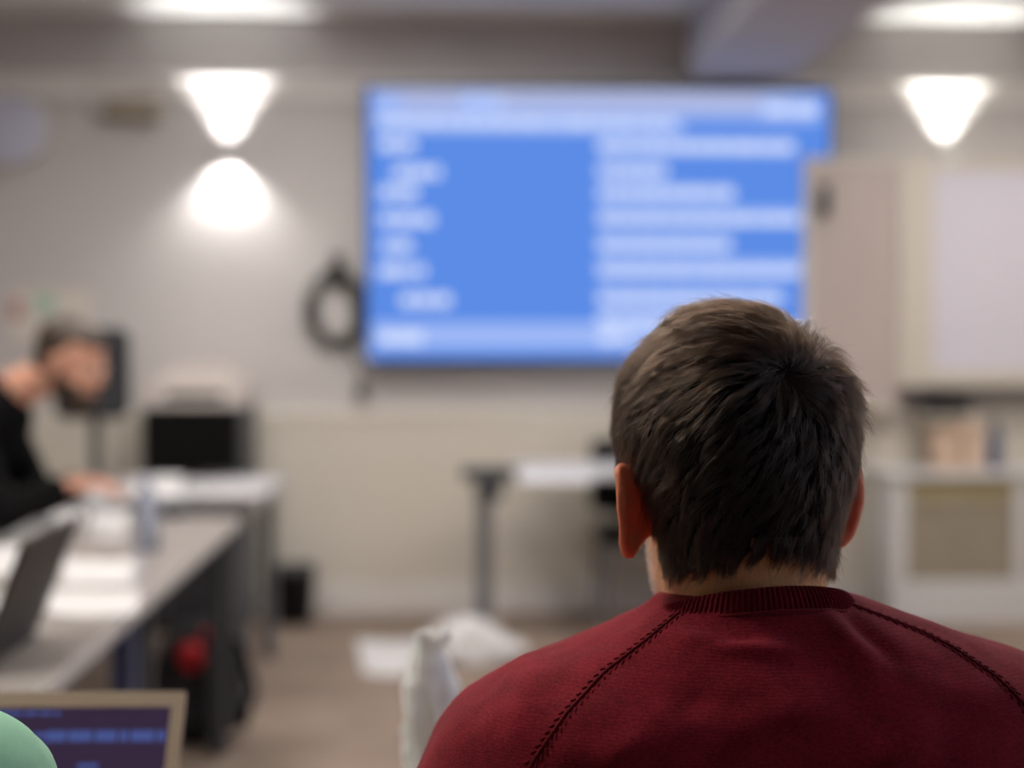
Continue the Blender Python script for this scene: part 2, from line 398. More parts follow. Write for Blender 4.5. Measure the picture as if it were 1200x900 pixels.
# parts of the display keep world coordinates through the display, which itself sits at the thing's inverse
bpy.data.objects['title_bar'].matrix_parent_inverse = Matrix.Identity(4)
bm = bmesh.new(); bar(bm, 438, 800, 132, 156, .0015); bar(bm, 800, 930, 132, 140, .0015)
bar(bm, 440, 470, 112, 154, .002); bar(bm, 540, 585, 110, 154, .002); bar(bm, 890, 960, 110, 142, .002)
sobj('toolbar', bm, EL)
def words(bm, x0, x1, y, h, seed, gap=4, d=.0025):
    r = random.Random(seed); x = x0
    while x < x1 - 4:
        w = min(r.uniform(8, 30), x1 - x)
        bar(bm, x, x + w, y - h / 2, y + h / 2, d); x += w + gap
bm = bmesh.new(); words(bm, 445, 790, 144, 9, 1); words(bm, 895, 958, 127, 9, 2); words(bm, 545, 590, 118, 6, 4)
sobj('toolbar_text', bm, EW)
bm = bmesh.new()
for i, (y, x0, x1) in enumerate([(171, 445, 492), (203, 462, 516), (227, 445, 495), (258, 446, 508), (289, 448, 482), (318, 444, 498), (352, 470, 528), (396, 446, 496)]):
    words(bm, x0, x1, y, 13, 10 + i, 3)
sobj('menu_text', bm, EW)
bm = bmesh.new()
for i, (y, x1) in enumerate([(171, 930), (200, 782), (226, 860), (253, 938), (284, 858), (313, 942), (347, 920), (374, 850), (400, 850)]):
    bar(bm, 700, x1, y - 9, y + 9, .0015)
bar(bm, 436, 950, 378, 408, .0012)
sobj('highlight_rows', bm, EL)
bm = bmesh.new()
for i, (y, x1) in enumerate([(171, 930), (200, 780), (226, 860), (257, 938), (288, 858), (318, 942), (350, 915), (376, 850), (396, 740)]):
    words(bm, 702, x1, y, 10, 30 + i, 3)
sobj('body_text', bm, EW)
bm = bmesh.new(); bar(bm, 941, 948, 185, 421, .001)
sobj('scroll_bar', bm, EL)

# ------------------------------------------------------------------ whiteboard cabinet right
WY = 6.6
a = at(946, 187, WY); b = at(1052, 478, WY)
t = wthing('whiteboard_cabinet', 'wall whiteboard with an opened beige side wing partly covering the big screen', 'whiteboard', (b.x, WY, b.z))
wx0, wx1 = a.x, b.x
obj('wing_panel', bx(wx0, wx1, WY, WY + .03, b.z, a.z, bev=.004), M['wing'], t)
bm = bmesh.new()
box(bm, wx0 - .012, wx0 + .02, WY - .006, WY + .034, b.z - .01, a.z + .01, bev=.003)
box(bm, wx0 + .02, wx1, WY - .006, WY + .034, a.z - .02, a.z + .01, bev=.003); box(bm, wx0 + .02, wx1, WY - .006, WY + .034, b.z - .01, b.z + .02, bev=.003)
obj('wing_frame', bm, M['cream'], t)
h = at(965, 236, WY)
obj('latch', bx(h.x - .025, h.x + .025, WY - .035, WY - .006, h.z - .075, h.z + .075, bev=.01), M['dark'], t)
bx0 = at(1094, 190, WY).x; cz1 = at(1150, 187, WY).z; bz1 = at(1150, 199, WY).z; bz0 = at(1150, 434, WY).z; cz0 = at(1150, 452, WY).z
obj('cabinet_body', bx(wx1 + .002, 3.55, WY + .02, YW - .036, cz0, cz1, bev=.004), M['cream'], t)
bm = bmesh.new()
box(bm, wx1 + .002, bx0, WY - .01, WY + .02, cz0, cz1, bev=.004); box(bm, bx0, 3.55, WY - .01, WY + .02, bz1, cz1, bev=.004)
box(bm, bx0, 3.55, WY - .01, WY + .02, cz0, bz0, bev=.004); box(bm, 3.5, 3.55, WY - .01, WY + .02, bz0, bz1, bev=.004)
obj('board_frame', bm, M['cream'], t)
obj('board_surface', bx(bx0, 3.5, WY + .004, WY + .019, bz0, bz1), M['board'], t)
obj('hinge', bx(wx1 - .004, wx1 + .004, WY + .03, WY + .05, b.z + .1, a.z - .1), M['steel'], t)

# low white cabinet below
LY = 6.42
cx0 = at(1046, 600, LY).x; ctz = .70
t = wthing('low_cabinet', 'low white cabinet with taupe doors below the whiteboard', 'cabinet', (2.7, 6.6, 0))
obj('countertop', bx(cx0 - .05, 3.62, LY - .02, YW - .04, ctz - .03, ctz, bev=.004), M['white'], t)
bm = bmesh.new()
box(bm, cx0, cx0 + .07, LY, YW - .04, 0, ctz - .03, bev=.003)
box(bm, cx0 + .07, 3.6, LY + .03, YW - .04, .05, ctz - .03)
box(bm, cx0 + .07, 3.6, LY, LY + .03, 0, .2, bev=.003)
dx = at(1190, 600, LY).x
box(bm, dx, dx + .07, LY, LY + .03, .2, ctz - .03, bev=.003); box(bm, 3.53, 3.6, LY, LY + .03, .2, ctz - .03, bev=.003)
obj('body', bm, M['white'], t)
for i, (xa, xb) in enumerate(((cx0 + .07, dx), (dx + .07, 3.53))):
    m_ = (xa + xb) / 2
    for q, (u, v) in enumerate(((xa, m_ - .002), (m_ + .002, xb))):
        d = obj('door', bx(u, v, LY + .012, LY + .03, .2, .57, bev=.002), M['taupe'], t)
        obj('handle', bx((u + v) / 2 - .04, (u + v) / 2 + .04, LY - .002, LY + .012, .535, .545, bev=.002), M['olive'], d).matrix_parent_inverse = Matrix.Identity(4)
    obj('drawer', bx(xa, xb, LY + .012, LY + .03, .575, ctz - .035, bev=.002), M['olive'], t)
# things on the cabinet
p = at(1106, 484, 6.75)
t = wthing('paper_tray', 'dark tray stack on the short wall shelf below the whiteboard', 'tray', (p.x, 6.72, .97))
sh = obj('wall_shelf', bx(at(1076, 484, 6.7).x, at(1140, 484, 6.7).x, 6.6, YW - .036, .93, .95, bev=.003), M['cream']); tag(sh, 'short cream wall shelf under the whiteboard, carrying the dark trays', 'shelf')
q0 = at(1084, 484, 6.7); q1 = at(1130, 484, 6.7)
t.location = ((q0.x + q1.x) / 2, 6.7, .95)
for k in range(2):
    zz = .95 + k * .035
    bm = bmesh.new(); box(bm, q0.x, q1.x, 6.62, 6.75, zz, zz + .006); box(bm, q0.x, q0.x + .005, 6.62, 6.75, zz, zz + .033)
    box(bm, q1.x - .005, q1.x, 6.62, 6.75, zz, zz + .033); box(bm, q0.x, q1.x, 6.745, 6.75, zz, zz + .033)
    o = obj('tray', bm, M['dark'], t)
def ontop(name, pxa, pxb, pyt, y0, y1, m, label, cat, bev=.006):
    a = at(pxa, pyt, y0); b = at(pxb, pyt, y0)
    bm = bmesh.new(); h = a.z - ctz
    box(bm, a.x, b.x, y0, y1, ctz, a.z, bev=bev)
    o = thing(name, label, cat, ((a.x + b.x) / 2, (y0 + y1) / 2, ctz)); o['_w'] = 1
    obj('carton', bm, m, o)
    bm = bmesh.new(); box(bm, a.x - .003, b.x + .003, y0 - .003, y1 + .003, a.z - h * .25, a.z + .003, bev=.003); obj('lid', bm, m, o)
    return o
ontop('cardboard_box', 1100, 1124, 505, 6.5, 6.68, M['peach'], 'peach cardboard box on the low cabinet, nearer the head of the man', 'box')
ontop('cardboard_box', 1130, 1152, 498, 6.5, 6.68, M['peach'], 'peach cardboard box on the low cabinet, beside the grey-blue bottle', 'box')
def bottle(x, y, z0, h, r, m, capm, label, nm='bottle'):
    t = wthing(nm, label, 'bottle', (x, y, z0))
    bm = bmesh.new(); lathe(bm, [(r * .9, 0), (r, .01), (r, h * .62), (r * .9, h * .7), (r * .42, h * .86), (r * .38, h * .93)], (x, y, z0), 24); obj('body', bm, m, t, True, 50)
    bm = bmesh.new(); lathe(bm, [(r * .46, h * .9), (r * .46, h)], (x, y, z0), 20); obj('cap', bm, capm, t, True, 40)
p = at(1166, 500, 6.55)
bottle(p.x, 6.55, ctz, .23, .032, M['bluegrey'], M['dark'], 'grey-blue bottle on the low cabinet below the whiteboard')

# ------------------------------------------------------------------ left wall things
p = at(14, 152, 6.75); t = wthing('round_wall_fixture', 'pale lilac round fixture high on the far wall at the left', 'wall fixture', (p.x, YW, p.z))
def disc(bm, c, prof, n=48):
    loft(bm, [[Vector((c[0] + r * math.cos(2 * PI * k / n), YW - d, c[2] + r * math.sin(2 * PI * k / n))) for k in range(n)] for r, d in prof])
bm = bmesh.new(); disc(bm, p, [(.165, 0), (.17, .04), (.165, .06), (.15, .065)]); obj('rim', bm, M['metal'], t, True, 40)
bm = bmesh.new(); disc(bm, p, [(.149, .06), (.149, .068), (.10, .076), (.001, .078)]); obj('face', bm, M['lilac'], t, True, 40)
a = at(122, 114, 6.7); b = at(184, 140, 6.7)
t = wthing('wall_box', 'flat taupe box fixed high on the wall left of the wall light', 'box', ((a.x + b.x) / 2, 6.8, b.z))
obj('housing', bx(a.x, b.x, 6.7, YW, b.z, a.z, bev=.008), M['taupe'], t)
obj('front_cover', bx(a.x + .01, b.x - .01, 6.694, 6.7, b.z + .01, a.z - .01, bev=.002), M['taupe'], t)
# poster
a = at(8, 338, YW); b = at(108, 402, YW)
t = wthing('wall_poster', 'cream poster with green and red patches behind the bearded man', 'poster', ((a.x + b.x) / 2, YW, b.z))
obj('sheet', bx(a.x, b.x, YW - .006, YW - .001, b.z, a.z), mat('poster paper', (205, 198, 188), .7, noise_s=8, noise_a=.06), t)
def patch(px0, px1, py0, py1, m):
    u = at(px0, py0, YW); v = at(px1, py1, YW); obj('printed_patch', bx(u.x, v.x, YW - .008, YW - .006, v.z, u.z), m, t)
patch(44, 64, 346, 366, mat('print green', (150, 190, 168), .7, noise_s=10)); patch(12, 26, 352, 374, mat('print red', (176, 130, 126), .7, noise_s=10))

# coiled cable hanging on a hook
p = at(396, 318, YW); t = wthing('coiled_cable', 'dark coiled cable hanging from a hook left of the screen', 'cable', (p.x, YW, p.z))
bm = bmesh.new()
box(bm, p.x - .035, p.x + .035, YW - .02, YW, p.z - .08, p.z + .08, bev=.006)
tube(bm, [(p.x, YW - .01, p.z + .03), (p.x, YW - .06, p.z + .02), (p.x, YW - .10, p.z + .03), (p.x, YW - .11, p.z + .07)], .016)
obj('hook', bm, M['hook'], t, True, 40)
c = at(393, 364, YW - .05)
bm = bmesh.new(); pts = []
for k in range(9 * 24 + 1):
    a_ = 2 * PI * k / 24; j = k // 24
    rx = .112 + .02 * math.sin(j * 1.7) + .012 * math.sin(a_ * .77); rz = .165 + .02 * math.cos(j * 2.3)
    pts.append((c.x + rx * math.sin(a_) + .01 * math.sin(j), YW - .035 - .006 * (j % 6) - .012 * math.cos(a_), c.z + .02 + rz * math.cos(a_) - .02 * abs(math.sin(j * 1.3))))
tube(bm, pts, .0075, 8)
obj('cord_loops', bm, M['cable'], t, True)
bm = bmesh.new()
tube(bm, [(c.x + .05, YW - .05, c.z - .13), (c.x + .09, YW - .04, c.z - .22), (c.x + .13, YW - .03, c.z - .30), (c.x + .12, YW - .03, c.z - .36)], .009, 8)
box(bm, c.x + .095, c.x + .145, YW - .045, YW - .02, c.z - .42, c.z - .35, bev=.008)
obj('plug_end', bm, M['cable'], t, True, 40)

# ------------------------------------------------------------------ generic furniture
def table(name, label, x0, x1, y0, y1, top, legm, h=.74, th=.03, legs=None, cross=None, group=None, edge=None):
    t = wthing(name, label, 'table', ((x0 + x1) / 2, (y0 + y1) / 2, 0), group)
    obj('tabletop', bx(x0, x1, y0, y1, h - th, h, bev=.004), top, t)
    if edge:
        bm = bmesh.new(); e = .004
        box(bm, x1, x1 + e, y0 - e, y1 + e, h - th, h + .0005, bev=.001); box(bm, x0 - e, x0, y0 - e, y1 + e, h - th, h + .0005, bev=.001)
        box(bm, x0, x1, y0 - e, y0, h - th, h + .0005, bev=.001); box(bm, x0, x1, y1, y1 + e, h - th, h + .0005, bev=.001)
        obj('edge_band', bm, edge, t)
    for (lx, ly) in (legs or ((x0 + .06, y0 + .08), (x1 - .06, y0 + .08), (x0 + .06, y1 - .08), (x1 - .06, y1 - .08))):
        lg = obj('leg', bx(lx - .025, lx + .025, ly - .025, ly + .025, .012, h - th, bev=.004), legm, t)
        bm = bmesh.new(); lathe(bm, [(.022, 0), (.022, .012)], (lx, ly, 0), 16); obj('foot', bm, M['black'], lg).matrix_parent_inverse = Matrix.Identity(4)
    bm = bmesh.new()
    for xx in (x0 + .06, x1 - .06): box(bm, xx - .015, xx + .015, y0 + .1, y1 - .1, h - th - .05, h - th, bev=.002)
    for yy in (y0 + .08, y1 - .08): box(bm, x0 + .08, x1 - .08, yy - .015, yy + .015, h - th - .05, h - th, bev=.002)
    obj('frame', bm, legm, t)
    return t
TXR = -.652
tb = table('conference_table', 'long grey table with papers running away along the left side', TXR - .72, TXR, 3.28, 4.56, M['tabletop'], M['dark'], edge=M['tableedge'])
tb2 = table('conference_table', 'near grey table carrying the open dark laptop', TXR - .72, TXR, 1.98, 3.27, M['tabletop'], M['bluegrey'], edge=M['tableedge'])
# white table behind
wt = table('side_table', 'white table behind the long grey table, in front of the dark cabinet', at(150, 560, 5.5).x - .45, at(312, 560, 5.3).x, 4.98, 5.95, M['dullwhite'], M['steel'])
# dark cabinet with printer
a = at(166, 475, 6.36); b = at(287, 475, 6.36)
ck = wthing('dark_cabinet', 'tall dark grey cabinet standing against the wall behind the white table', 'cabinet', ((a.x + b.x) / 2, 6.55, 0))
obj('body', bx(a.x, b.x, 6.36, 6.75, .03, 1.0, bev=.004), M['dark'], ck)
obj('base', bx(a.x + .01, b.x - .01, 6.38, 6.74, 0, .03), M['black'], ck)
mid = (a.x + b.x) / 2
for u, v, s in ((a.x + .005, mid - .002, 1), (mid + .002, b.x - .005, -1)):
    d = obj('door', bx(u, v, 6.342, 6.36, .05, .985, bev=.002), M['dark'], ck)
    hx = v - .03 if s == 1 else u + .03
    obj('handle', bx(hx - .006, hx + .006, 6.325, 6.342, .5, .62, bev=.002), M['steel'], d).matrix_parent_inverse = Matrix.Identity(4)
t = wthing('printer', 'grey printer on top of the dark cabinet', 'printer', (mid, 6.55, 1.0))
obj('body', bx(a.x + .02, b.x - .01, 6.38, 6.72, 1.0, 1.12, bev=.012), M['printer'], t)
obj('top_cover', bx(a.x + .04, b.x - .06, 6.40, 6.70, 1.12, 1.145, bev=.008), M['printer'], t)
obj('paper_slot', bx(a.x + .1, b.x - .1, 6.374, 6.38, 1.04, 1.07, bev=.002), M['black'], t)
u = at(200, 430, 6.45); v = at(262, 430, 6.45)
ob = obj('paper_stack', bx(u.x, v.x, 6.44, 6.66, 1.146, 1.185, bev=.002), M['printer']); tag(ob, 'low stack of paper lying on top of the grey printer', 'paper stack')
# monitor
a = at(168, 478, 5.75); b = at(280, 558, 5.75)
t = wthing('monitor', 'black monitor on the white table in front of the dark cabinet', 'monitor', ((a.x + b.x) / 2, 5.8, .74))
obj('bezel', bx(a.x, b.x, 5.75, 5.785, .775, a.z, bev=.006), M['black'], t)
obj('screen_panel', bx(a.x + .012, b.x - .012, 5.747, 5.75, .79, a.z - .012), mat('dark screen glass', (9, 8, 7), .8, spec=.1, noise_s=3, noise_a=.1), t)
bm = bmesh.new(); m_ = (a.x + b.x) / 2
box(bm, m_ - .03, m_ + .03, 5.785, 5.81, .75, .92, bev=.004); box(bm, m_ - .1, m_ + .1, 5.70, 5.86, .74, .752, bev=.004); obj('stand', bm, M['black'], t)

# papers: curled slightly, individually placed
def sheet(name, px0, py0, px1, py1, label, cat='paper', z=.7412, lift=.0, cut=0, group=None, m=None, h=.004):
    """a stack of sheets covering the patch between two picture corners on a horizontal surface"""
    A = atz(px0, py0, z); B = atz(px1, py0, z); C_ = atz(px1 + cut, py1, z); D = atz(px0 + cut, py1, z)
    bm = bmesh.new(); n = 8; top = []; bot = []
    for i in range(n + 1):
        rt, rb = [], []
        for j in range(n + 1):
            s = i / n; u = j / n
            P = (A * (1 - s) + B * s) * (1 - u) + (D * (1 - s) + C_ * s) * u
            c = lift * ((2 * s - 1) ** 2 * (2 * u - 1) ** 2)
            rt.append(bm.verts.new((P.x, P.y, z + h + c))); rb.append(bm.verts.new((P.x, P.y, z + c)))
        top.append(rt); bot.append(rb)
    for i in range(n):
        for j in range(n):
            bm.faces.new((top[i][j], top[i + 1][j], top[i + 1][j + 1], top[i][j + 1]))
            bm.faces.new((bot[i][j], bot[i][j + 1], bot[i + 1][j + 1], bot[i + 1][j]))
    for j in range(n):
        bm.faces.new((top[0][j], top[0][j + 1], bot[0][j + 1], bot[0][j])); bm.faces.new((top[n][j], bot[n][j], bot[n][j + 1], top[n][j + 1]))
        bm.faces.new((top[j][0], bot[j][0], bot[j + 1][0], top[j + 1][0])); bm.faces.new((top[j][n], top[j + 1][n], bot[j + 1][n], bot[j][n]))
    o = obj(name, bm, m or M['paper'], None, False)
    return tag(o, label, cat, group)
G = 'papers on the long grey tables'
sheet('paper_sheet', 12, 601, 100, 634, 'white paper under the lit hands side, far edge left of the laptop lid top', lift=.003, cut=-14, group=G)['label'] = 'white paper sheet just beyond the top corner of the dark laptop lid'
sheet('paper_sheet', 106, 602, 152, 633, 'white paper sheet beside the water bottle on the long grey table', lift=.003, cut=-6, group=G)
sheet('paper_sheet', -40, 640, 38, 676, 'white paper sheet left of the dark laptop lid, the farther one', lift=.003, cut=-10, group=G)
sheet('paper_sheet', -60, 696, 14, 724, 'white paper sheet left of the dark laptop lid, the nearer one', lift=.003, cut=-12, group=G)
sheet('paper_sheet', 76, 657, 160, 688, 'white paper sheet right of the dark laptop lid, the farther one', lift=.003, cut=-6, group=G)
sheet('paper_sheet', 62, 694, 166, 724, 'white paper sheet right of the dark laptop lid, the nearer one', lift=.003, cut=-8, group=G)
G2 = 'papers on the white table'
sheet('paper_sheet', 222, 567, 306, 589, 'wide white paper stack on the white table', 'paper', lift=.002, cut=-3, h=.02, group=G2, m=M['dullwhite'])
# white tub / notepad stack
sheet('note_pad', 160, 566, 216, 592, 'thick white note pad stack on the near edge of the white table', 'notepad', h=.03, cut=-4, group=G2)
p = atz(204, 606, .74)
t = wthing('small_pouch', 'small dark pouch on the far end of the long grey table', 'pouch', (p.x, p.y, .74))
bm = bmesh.new(); ell(bm, (p.x, p.y, .765), (.045, .035, .024)); obj('pouch_body', bm, M['dark'], t, True)
obj('zip', bx(p.x - .035, p.x + .035, p.y - .003, p.y + .003, .785, .791, bev=.001), M['steel'], t)
p = atz(172, 645, .74)
bottle(p.x, p.y, .741, .20, .033, M['water'], M['lilac'], 'clear water bottle standing on the long grey table', 'water_bottle')

# open dark laptop on near table, its lid leaning towards the aisle
def laptop(label, hinge, rz, wid, dep, lidlen, ang, shell, bez, scrm, lines=None):
    """hinge: point at the middle of the hinge line; user sits towards local -y"""
    t = thing('laptop', label, 'laptop', hinge, rz)
    obj('base', bx(-wid / 2, wid / 2, -dep, 0, 0, .016, bev=.003), shell, t)
    bm = bmesh.new()
    for r in range(5):
        for k in range(13):
            x0 = -wid / 2 + .025 + k * (wid - .05) / 13; y0 = -dep * .5 + r * .018
            box(bm, x0, x0 + (wid - .05) / 13 - .003, y0, y0 + .015, .016, .018)
    obj('keyboard', bm, M['black'], t); obj('touchpad', bx(-.05, .05, -dep + .015, -dep * .58, .016, .0166), bez, t)
    R = Matrix.Translation((0, -.003, .018)) @ Matrix.Rotation(-(ang - PI / 2), 4, 'X')
    b = .016
    lid = obj('lid', bx(-wid / 2, wid / 2, .0, .007, 0, lidlen, bev=.0015, mtx=R), shell, t)
    bm = bmesh.new()
    for q in ((-wid / 2, wid / 2, 0, b * 1.3), (-wid / 2, wid / 2, lidlen - b, lidlen), (-wid / 2, -wid / 2 + b * .8, b * 1.3, lidlen - b), (wid / 2 - b * .8, wid / 2, b * 1.3, lidlen - b)):
        box(bm, q[0], q[1], -.002, .0, q[2], q[3], bev=.0004, mtx=R)
    obj('bezel', bm, bez, lid)
    s = obj('display', bx(-wid / 2 + b * .8, wid / 2 - b * .8, -.0008, .0, b * 1.3, lidlen - b, mtx=R), scrm, lid)
    if lines: lines(R, lid, wid, lidlen, b)
    return t
lh = Vector((-.775, 2.56, .741))
laptop('open dark brown laptop on the near grey table, its lid back towards the aisle', lh, -PI / 2, .35, .24, .225, math.radians(111), M['brownlap'], M['black'], emis('laptop glow', (60, 70, 90), .5))
# foreground laptop
SCR = emis('editor background', (62, 48, 72), .75)
def code(R, lid, wid, L, b):
    bm = bmesh.new(); r = random.Random(3)
    def ln(x0, x1, z, h):
        x = x0
        while x < x1:
            w = r.uniform(.006, .03); box(bm, x, min(x + w, x1), -.0012, -.0008, L - z - h, L - z, mtx=R); x += w + .003
    ln(-wid / 2 + .016, -wid / 2 + .05, .024, .004)
    ln(-.12, .03, .020, .004)
    ln(-.10, .04, .042, .005); ln(.02, wid / 2 - .016, .040, .011)
    ln(-.06, .02, .052, .003); ln(.055, .075, .073, .005)
    obj('code_lines', bm, emis('editor text', (80, 94, 158), .75), lid)
laptop('open laptop with beige bezel and dark code screen in the near left corner', Vector((-.424, 1.375, .741)), math.radians(-2), .31, .215, .207, math.radians(119), M['lapgrey'], M['lapgrey'], SCR, code)
# desk that carries it (mostly below the picture)
table('work_desk', 'nearest grey desk under the beige laptop and the standing plastic bag', -1.25, 1.15, 1.155, 1.80, M['tabletop'], M['steel'], edge=M['tableedge'])

# white plastic bag on that desk
def crumple(label, c, prof, name, m, seed, amp=.012, n=40, squash=1.0, peak=0):
    t = wthing(name, label, 'bag', c)
    bm = bmesh.new(); c = Vector(c); rings = []
    for i in range(len(prof)):
        z, rx, ry, ox = prof[i]; r = []
        for k in range(n):
            a = 2 * PI * k / n
            v = Vector((math.cos(a) * 2.2, math.sin(a) * 2.2, z * 16 + seed))
            d = 1 + amp * (noise.noise(v) * 30) + amp * 24 * abs(noise.noise(v * 2.3)) - amp * 14 * abs(noise.noise(v * 5.1))
            r.append(c + Vector((ox + rx * math.cos(a) * d, ry * math.sin(a) * d, z)))
        rings.append(r)
    loft(bm, rings)
    return t, bm
m_bag = mat('thin white plastic', (238, 242, 240), .35, trans=.0, noise_s=20, noise_a=.03, bump=.6, bump_s=60)
p = at(510, 900, 1.68)
zs = np.linspace(0, .215, 44)
prof = []
for z in zs:
    u = z / .215
    r = float(np.interp(u, (0, .5, .70, .82, .92, 1), (.037, .034, .029, .021, .013, .007)))
    prof.append((z, r, r * .75, .002 - .026 * max(0, u - .45)))
t, bm = crumple('crumpled white plastic bag standing on the near desk beside the burgundy shoulder', (p.x, 1.68, .741), prof, 'plastic_bag', m_bag, 3, .012, 72)
obj('bag_body', bm, m_bag, t, True)
tp = at(494, 742, 1.68)
bm = bmesh.new(); tube(bm, [(p.x - .006, 1.68, .945), (p.x - .010, 1.68, .955), (tp.x, 1.678, tp.z), (tp.x + .006, 1.68, tp.z + .002)], [.008, .0075, .006, .003], 10)
obj('twisted_neck', bm, m_bag, t, True)
bm = bmesh.new(); tube(bm, [(p.x + .004, 1.672, .94), (p.x + .014, 1.672, .956), (p.x + .020, 1.672, .95)], [.007, .009, .003], 10); obj('handle', bm, m_bag, t, True)

# floor papers and bag
sheet('paper_sheet', 418, 752, 492, 792, 'flat white sheets lying on the carpet left of the crumpled bag', 'paper', z=.001, lift=.01, cut=8, h=.004, group='papers on the carpet')
p = atz(552, 772, 0)
zs = np.linspace(0, .17, 12); prof = [(z, .175 * math.sqrt(max(.02, 1 - (z / .175) ** 2)) , .13 * math.sqrt(max(.02, 1 - (z / .175) ** 2)), -.03 * z / .17) for z in zs]
t, bm = crumple('crumpled white bag lying on the carpet in front of the desk leg', (p.x, p.y, .002), prof, 'plastic_bag', M['paper'], 9, .008)
obj('bag_body', bm, M['paper'], t, True)
bm = bmesh.new(); ell(bm, (p.x + .13, p.y - .02, .045), (.1, .09, .042)); obj('bag_fold', bm, M['paper'], t, True)

# bin
a = at(318, 664, 6.6); b = at(370, 664, 6.6)
t = wthing('waste_bin', 'small black waste bin on the carpet against the wainscot', 'bin', ((a.x + b.x) / 2, 6.6, 0))
xm = (a.x + b.x) / 2; r = (b.x - a.x) / 2
bm = bmesh.new(); lathe(bm, [(r * .84, 0), (r * .86, .005), (r * .98, .24), (r, .245), (r * .95, .245), (r * .93, .235), (r * .8, .015)], (xm, 6.6, 0)); obj('bucket', bm, M['black'], t, True, 50)
bm = bmesh.new(); lathe(bm, [(r * 1.02, .235), (r * 1.03, .26), (r * .98, .262), (r * .95, .245)], (xm, 6.6, 0)); obj('liner', bm, M['dark'], t, True, 50)

# backpack under table
def backpack():
    p = atz(232, 868, 0)
    x, y = p.x, p.y
    t = wthing('backpack', 'black backpack with a red pocket on the carpet under the long grey table', 'backpack', (x, y, 0))
    bm = bmesh.new(); ell(bm, (x, y, .20), (.15, .11, .205), Euler((.1, .12, 0))); ell(bm, (x, y, .10), (.16, .12, .10)); obj('pack_body', remesh(bm, .01, 4), M['darkfabric'], t)
    q = at(215, 768, y - .12)
    bm = bmesh.new(); ell(bm, (q.x + .02, y - .10, q.z - .01), (.045, .035, .05)); ell(bm, (q.x + .07, y - .06, q.z + .05), (.03, .03, .03)); obj('front_pocket', remesh(bm, .006, 4), M['red'], t)
    bm = bmesh.new(); tube(bm, [(x + .06, y - .04, .38), (x + .15, y - .05, .32), (x + .19, y - .05, .18), (x + .15, y - .03, .05)], .014, 8); obj('strap', bm, M['black'], t, True)
    bm = bmesh.new(); tube(bm, [(x - .04, y, .40), (x - .02, y, .45), (x + .04, y, .45), (x + .06, y, .39)], .009, 8); obj('carry_loop', bm, M['black'], t, True)
backpack()

# right desk
RX0 = at(556, 548, 6.3).x
t = wthing('standing_desk', 'white topped desk with a dark crossbar, half hidden behind the dark haired head', 'desk', (RX0 + .5, 6.2, 0))
obj('tabletop', bx(RX0 + .17, RX0 + 1.35, 5.95, 6.55, .72, .745, bev=.004), M['white'], t)
bm = bmesh.new(); box(bm, RX0 - .06, RX0 + .2, 6.12, 6.2, .70, .755, bev=.01); box(bm, RX0 + .0, RX0 + .12, 6.1, 6.22, .62, .70, bev=.01)
obj('crossbar', bm, M['dark'], t)
for lx in (RX0 + .04, RX0 + 1.25):
    bm = bmesh.new(); box(bm, lx - .035, lx + .035, 6.13, 6.19, .03, .70, bev=.005); box(bm, lx - .04, lx + .04, 6.0, 6.45, 0, .03, bev=.006)
    obj('leg', bm, M['steel'], t)
sheet('paper_sheet', 612, 549, 700, 566, 'white paper on the white topped desk beside the dark haired head', 'paper', z=.7452, lift=.002, cut=-4)

def chair(label, x, y, rz, m, metal, sc=1, back=(.52, .86), seatw=.44):
    t = thing('office_chair', label, 'chair', (x, y, 0), rz)
    bm = bmesh.new(); box(bm, -seatw / 2, seatw / 2, -.21, .21, .41, .46, bev=.02); obj('seat', bm, m, t, True, 50)
    bm = bmesh.new(); rings = []
    for k in range(13):
        u = -1 + 2 * k / 12; yy = -.225 - .03 * (1 - u * u)
        hh = (back[1] - back[0]) / 2 * (1 - .12 * abs(u) ** 4); zc = (back[0] + back[1]) / 2
        rings.append([Vector((u * seatw / 2, yy + a, zc + bz * hh)) for a, bz in ((-.018, -.92), (-.018, .92), (-.008, 1), (.008, 1), (.018, .92), (.018, -.92), (.008, -1), (-.008, -1))])
    loft(bm, rings); obj('backrest', bm, m, t, True, 50)
    obj('back_post', bx(-.03, .03, -.275, -.262, .40, back[0] + .1, bev=.004), metal, t)
    for sx_ in (-1, 1):
        for sy in (-1, 1):
            bm = bmesh.new(); tube(bm, [(sx_ * .18, sy * .17, .41), (sx_ * .21, sy * .21, .0)], .012, 10); obj('leg', bm, metal, t, True, 50)
    obj('seat_frame', bx(-.19, .19, -.275, .18, .39, .41, bev=.003), metal, t)
    return t
p = at(745, 527, 6.75)
chair('black chair behind the white topped desk, mostly hidden by the dark haired head', at(747, 527, 6.6).x, 6.37, math.radians(180), M['black'], M['steel'], back=(.50, .85))

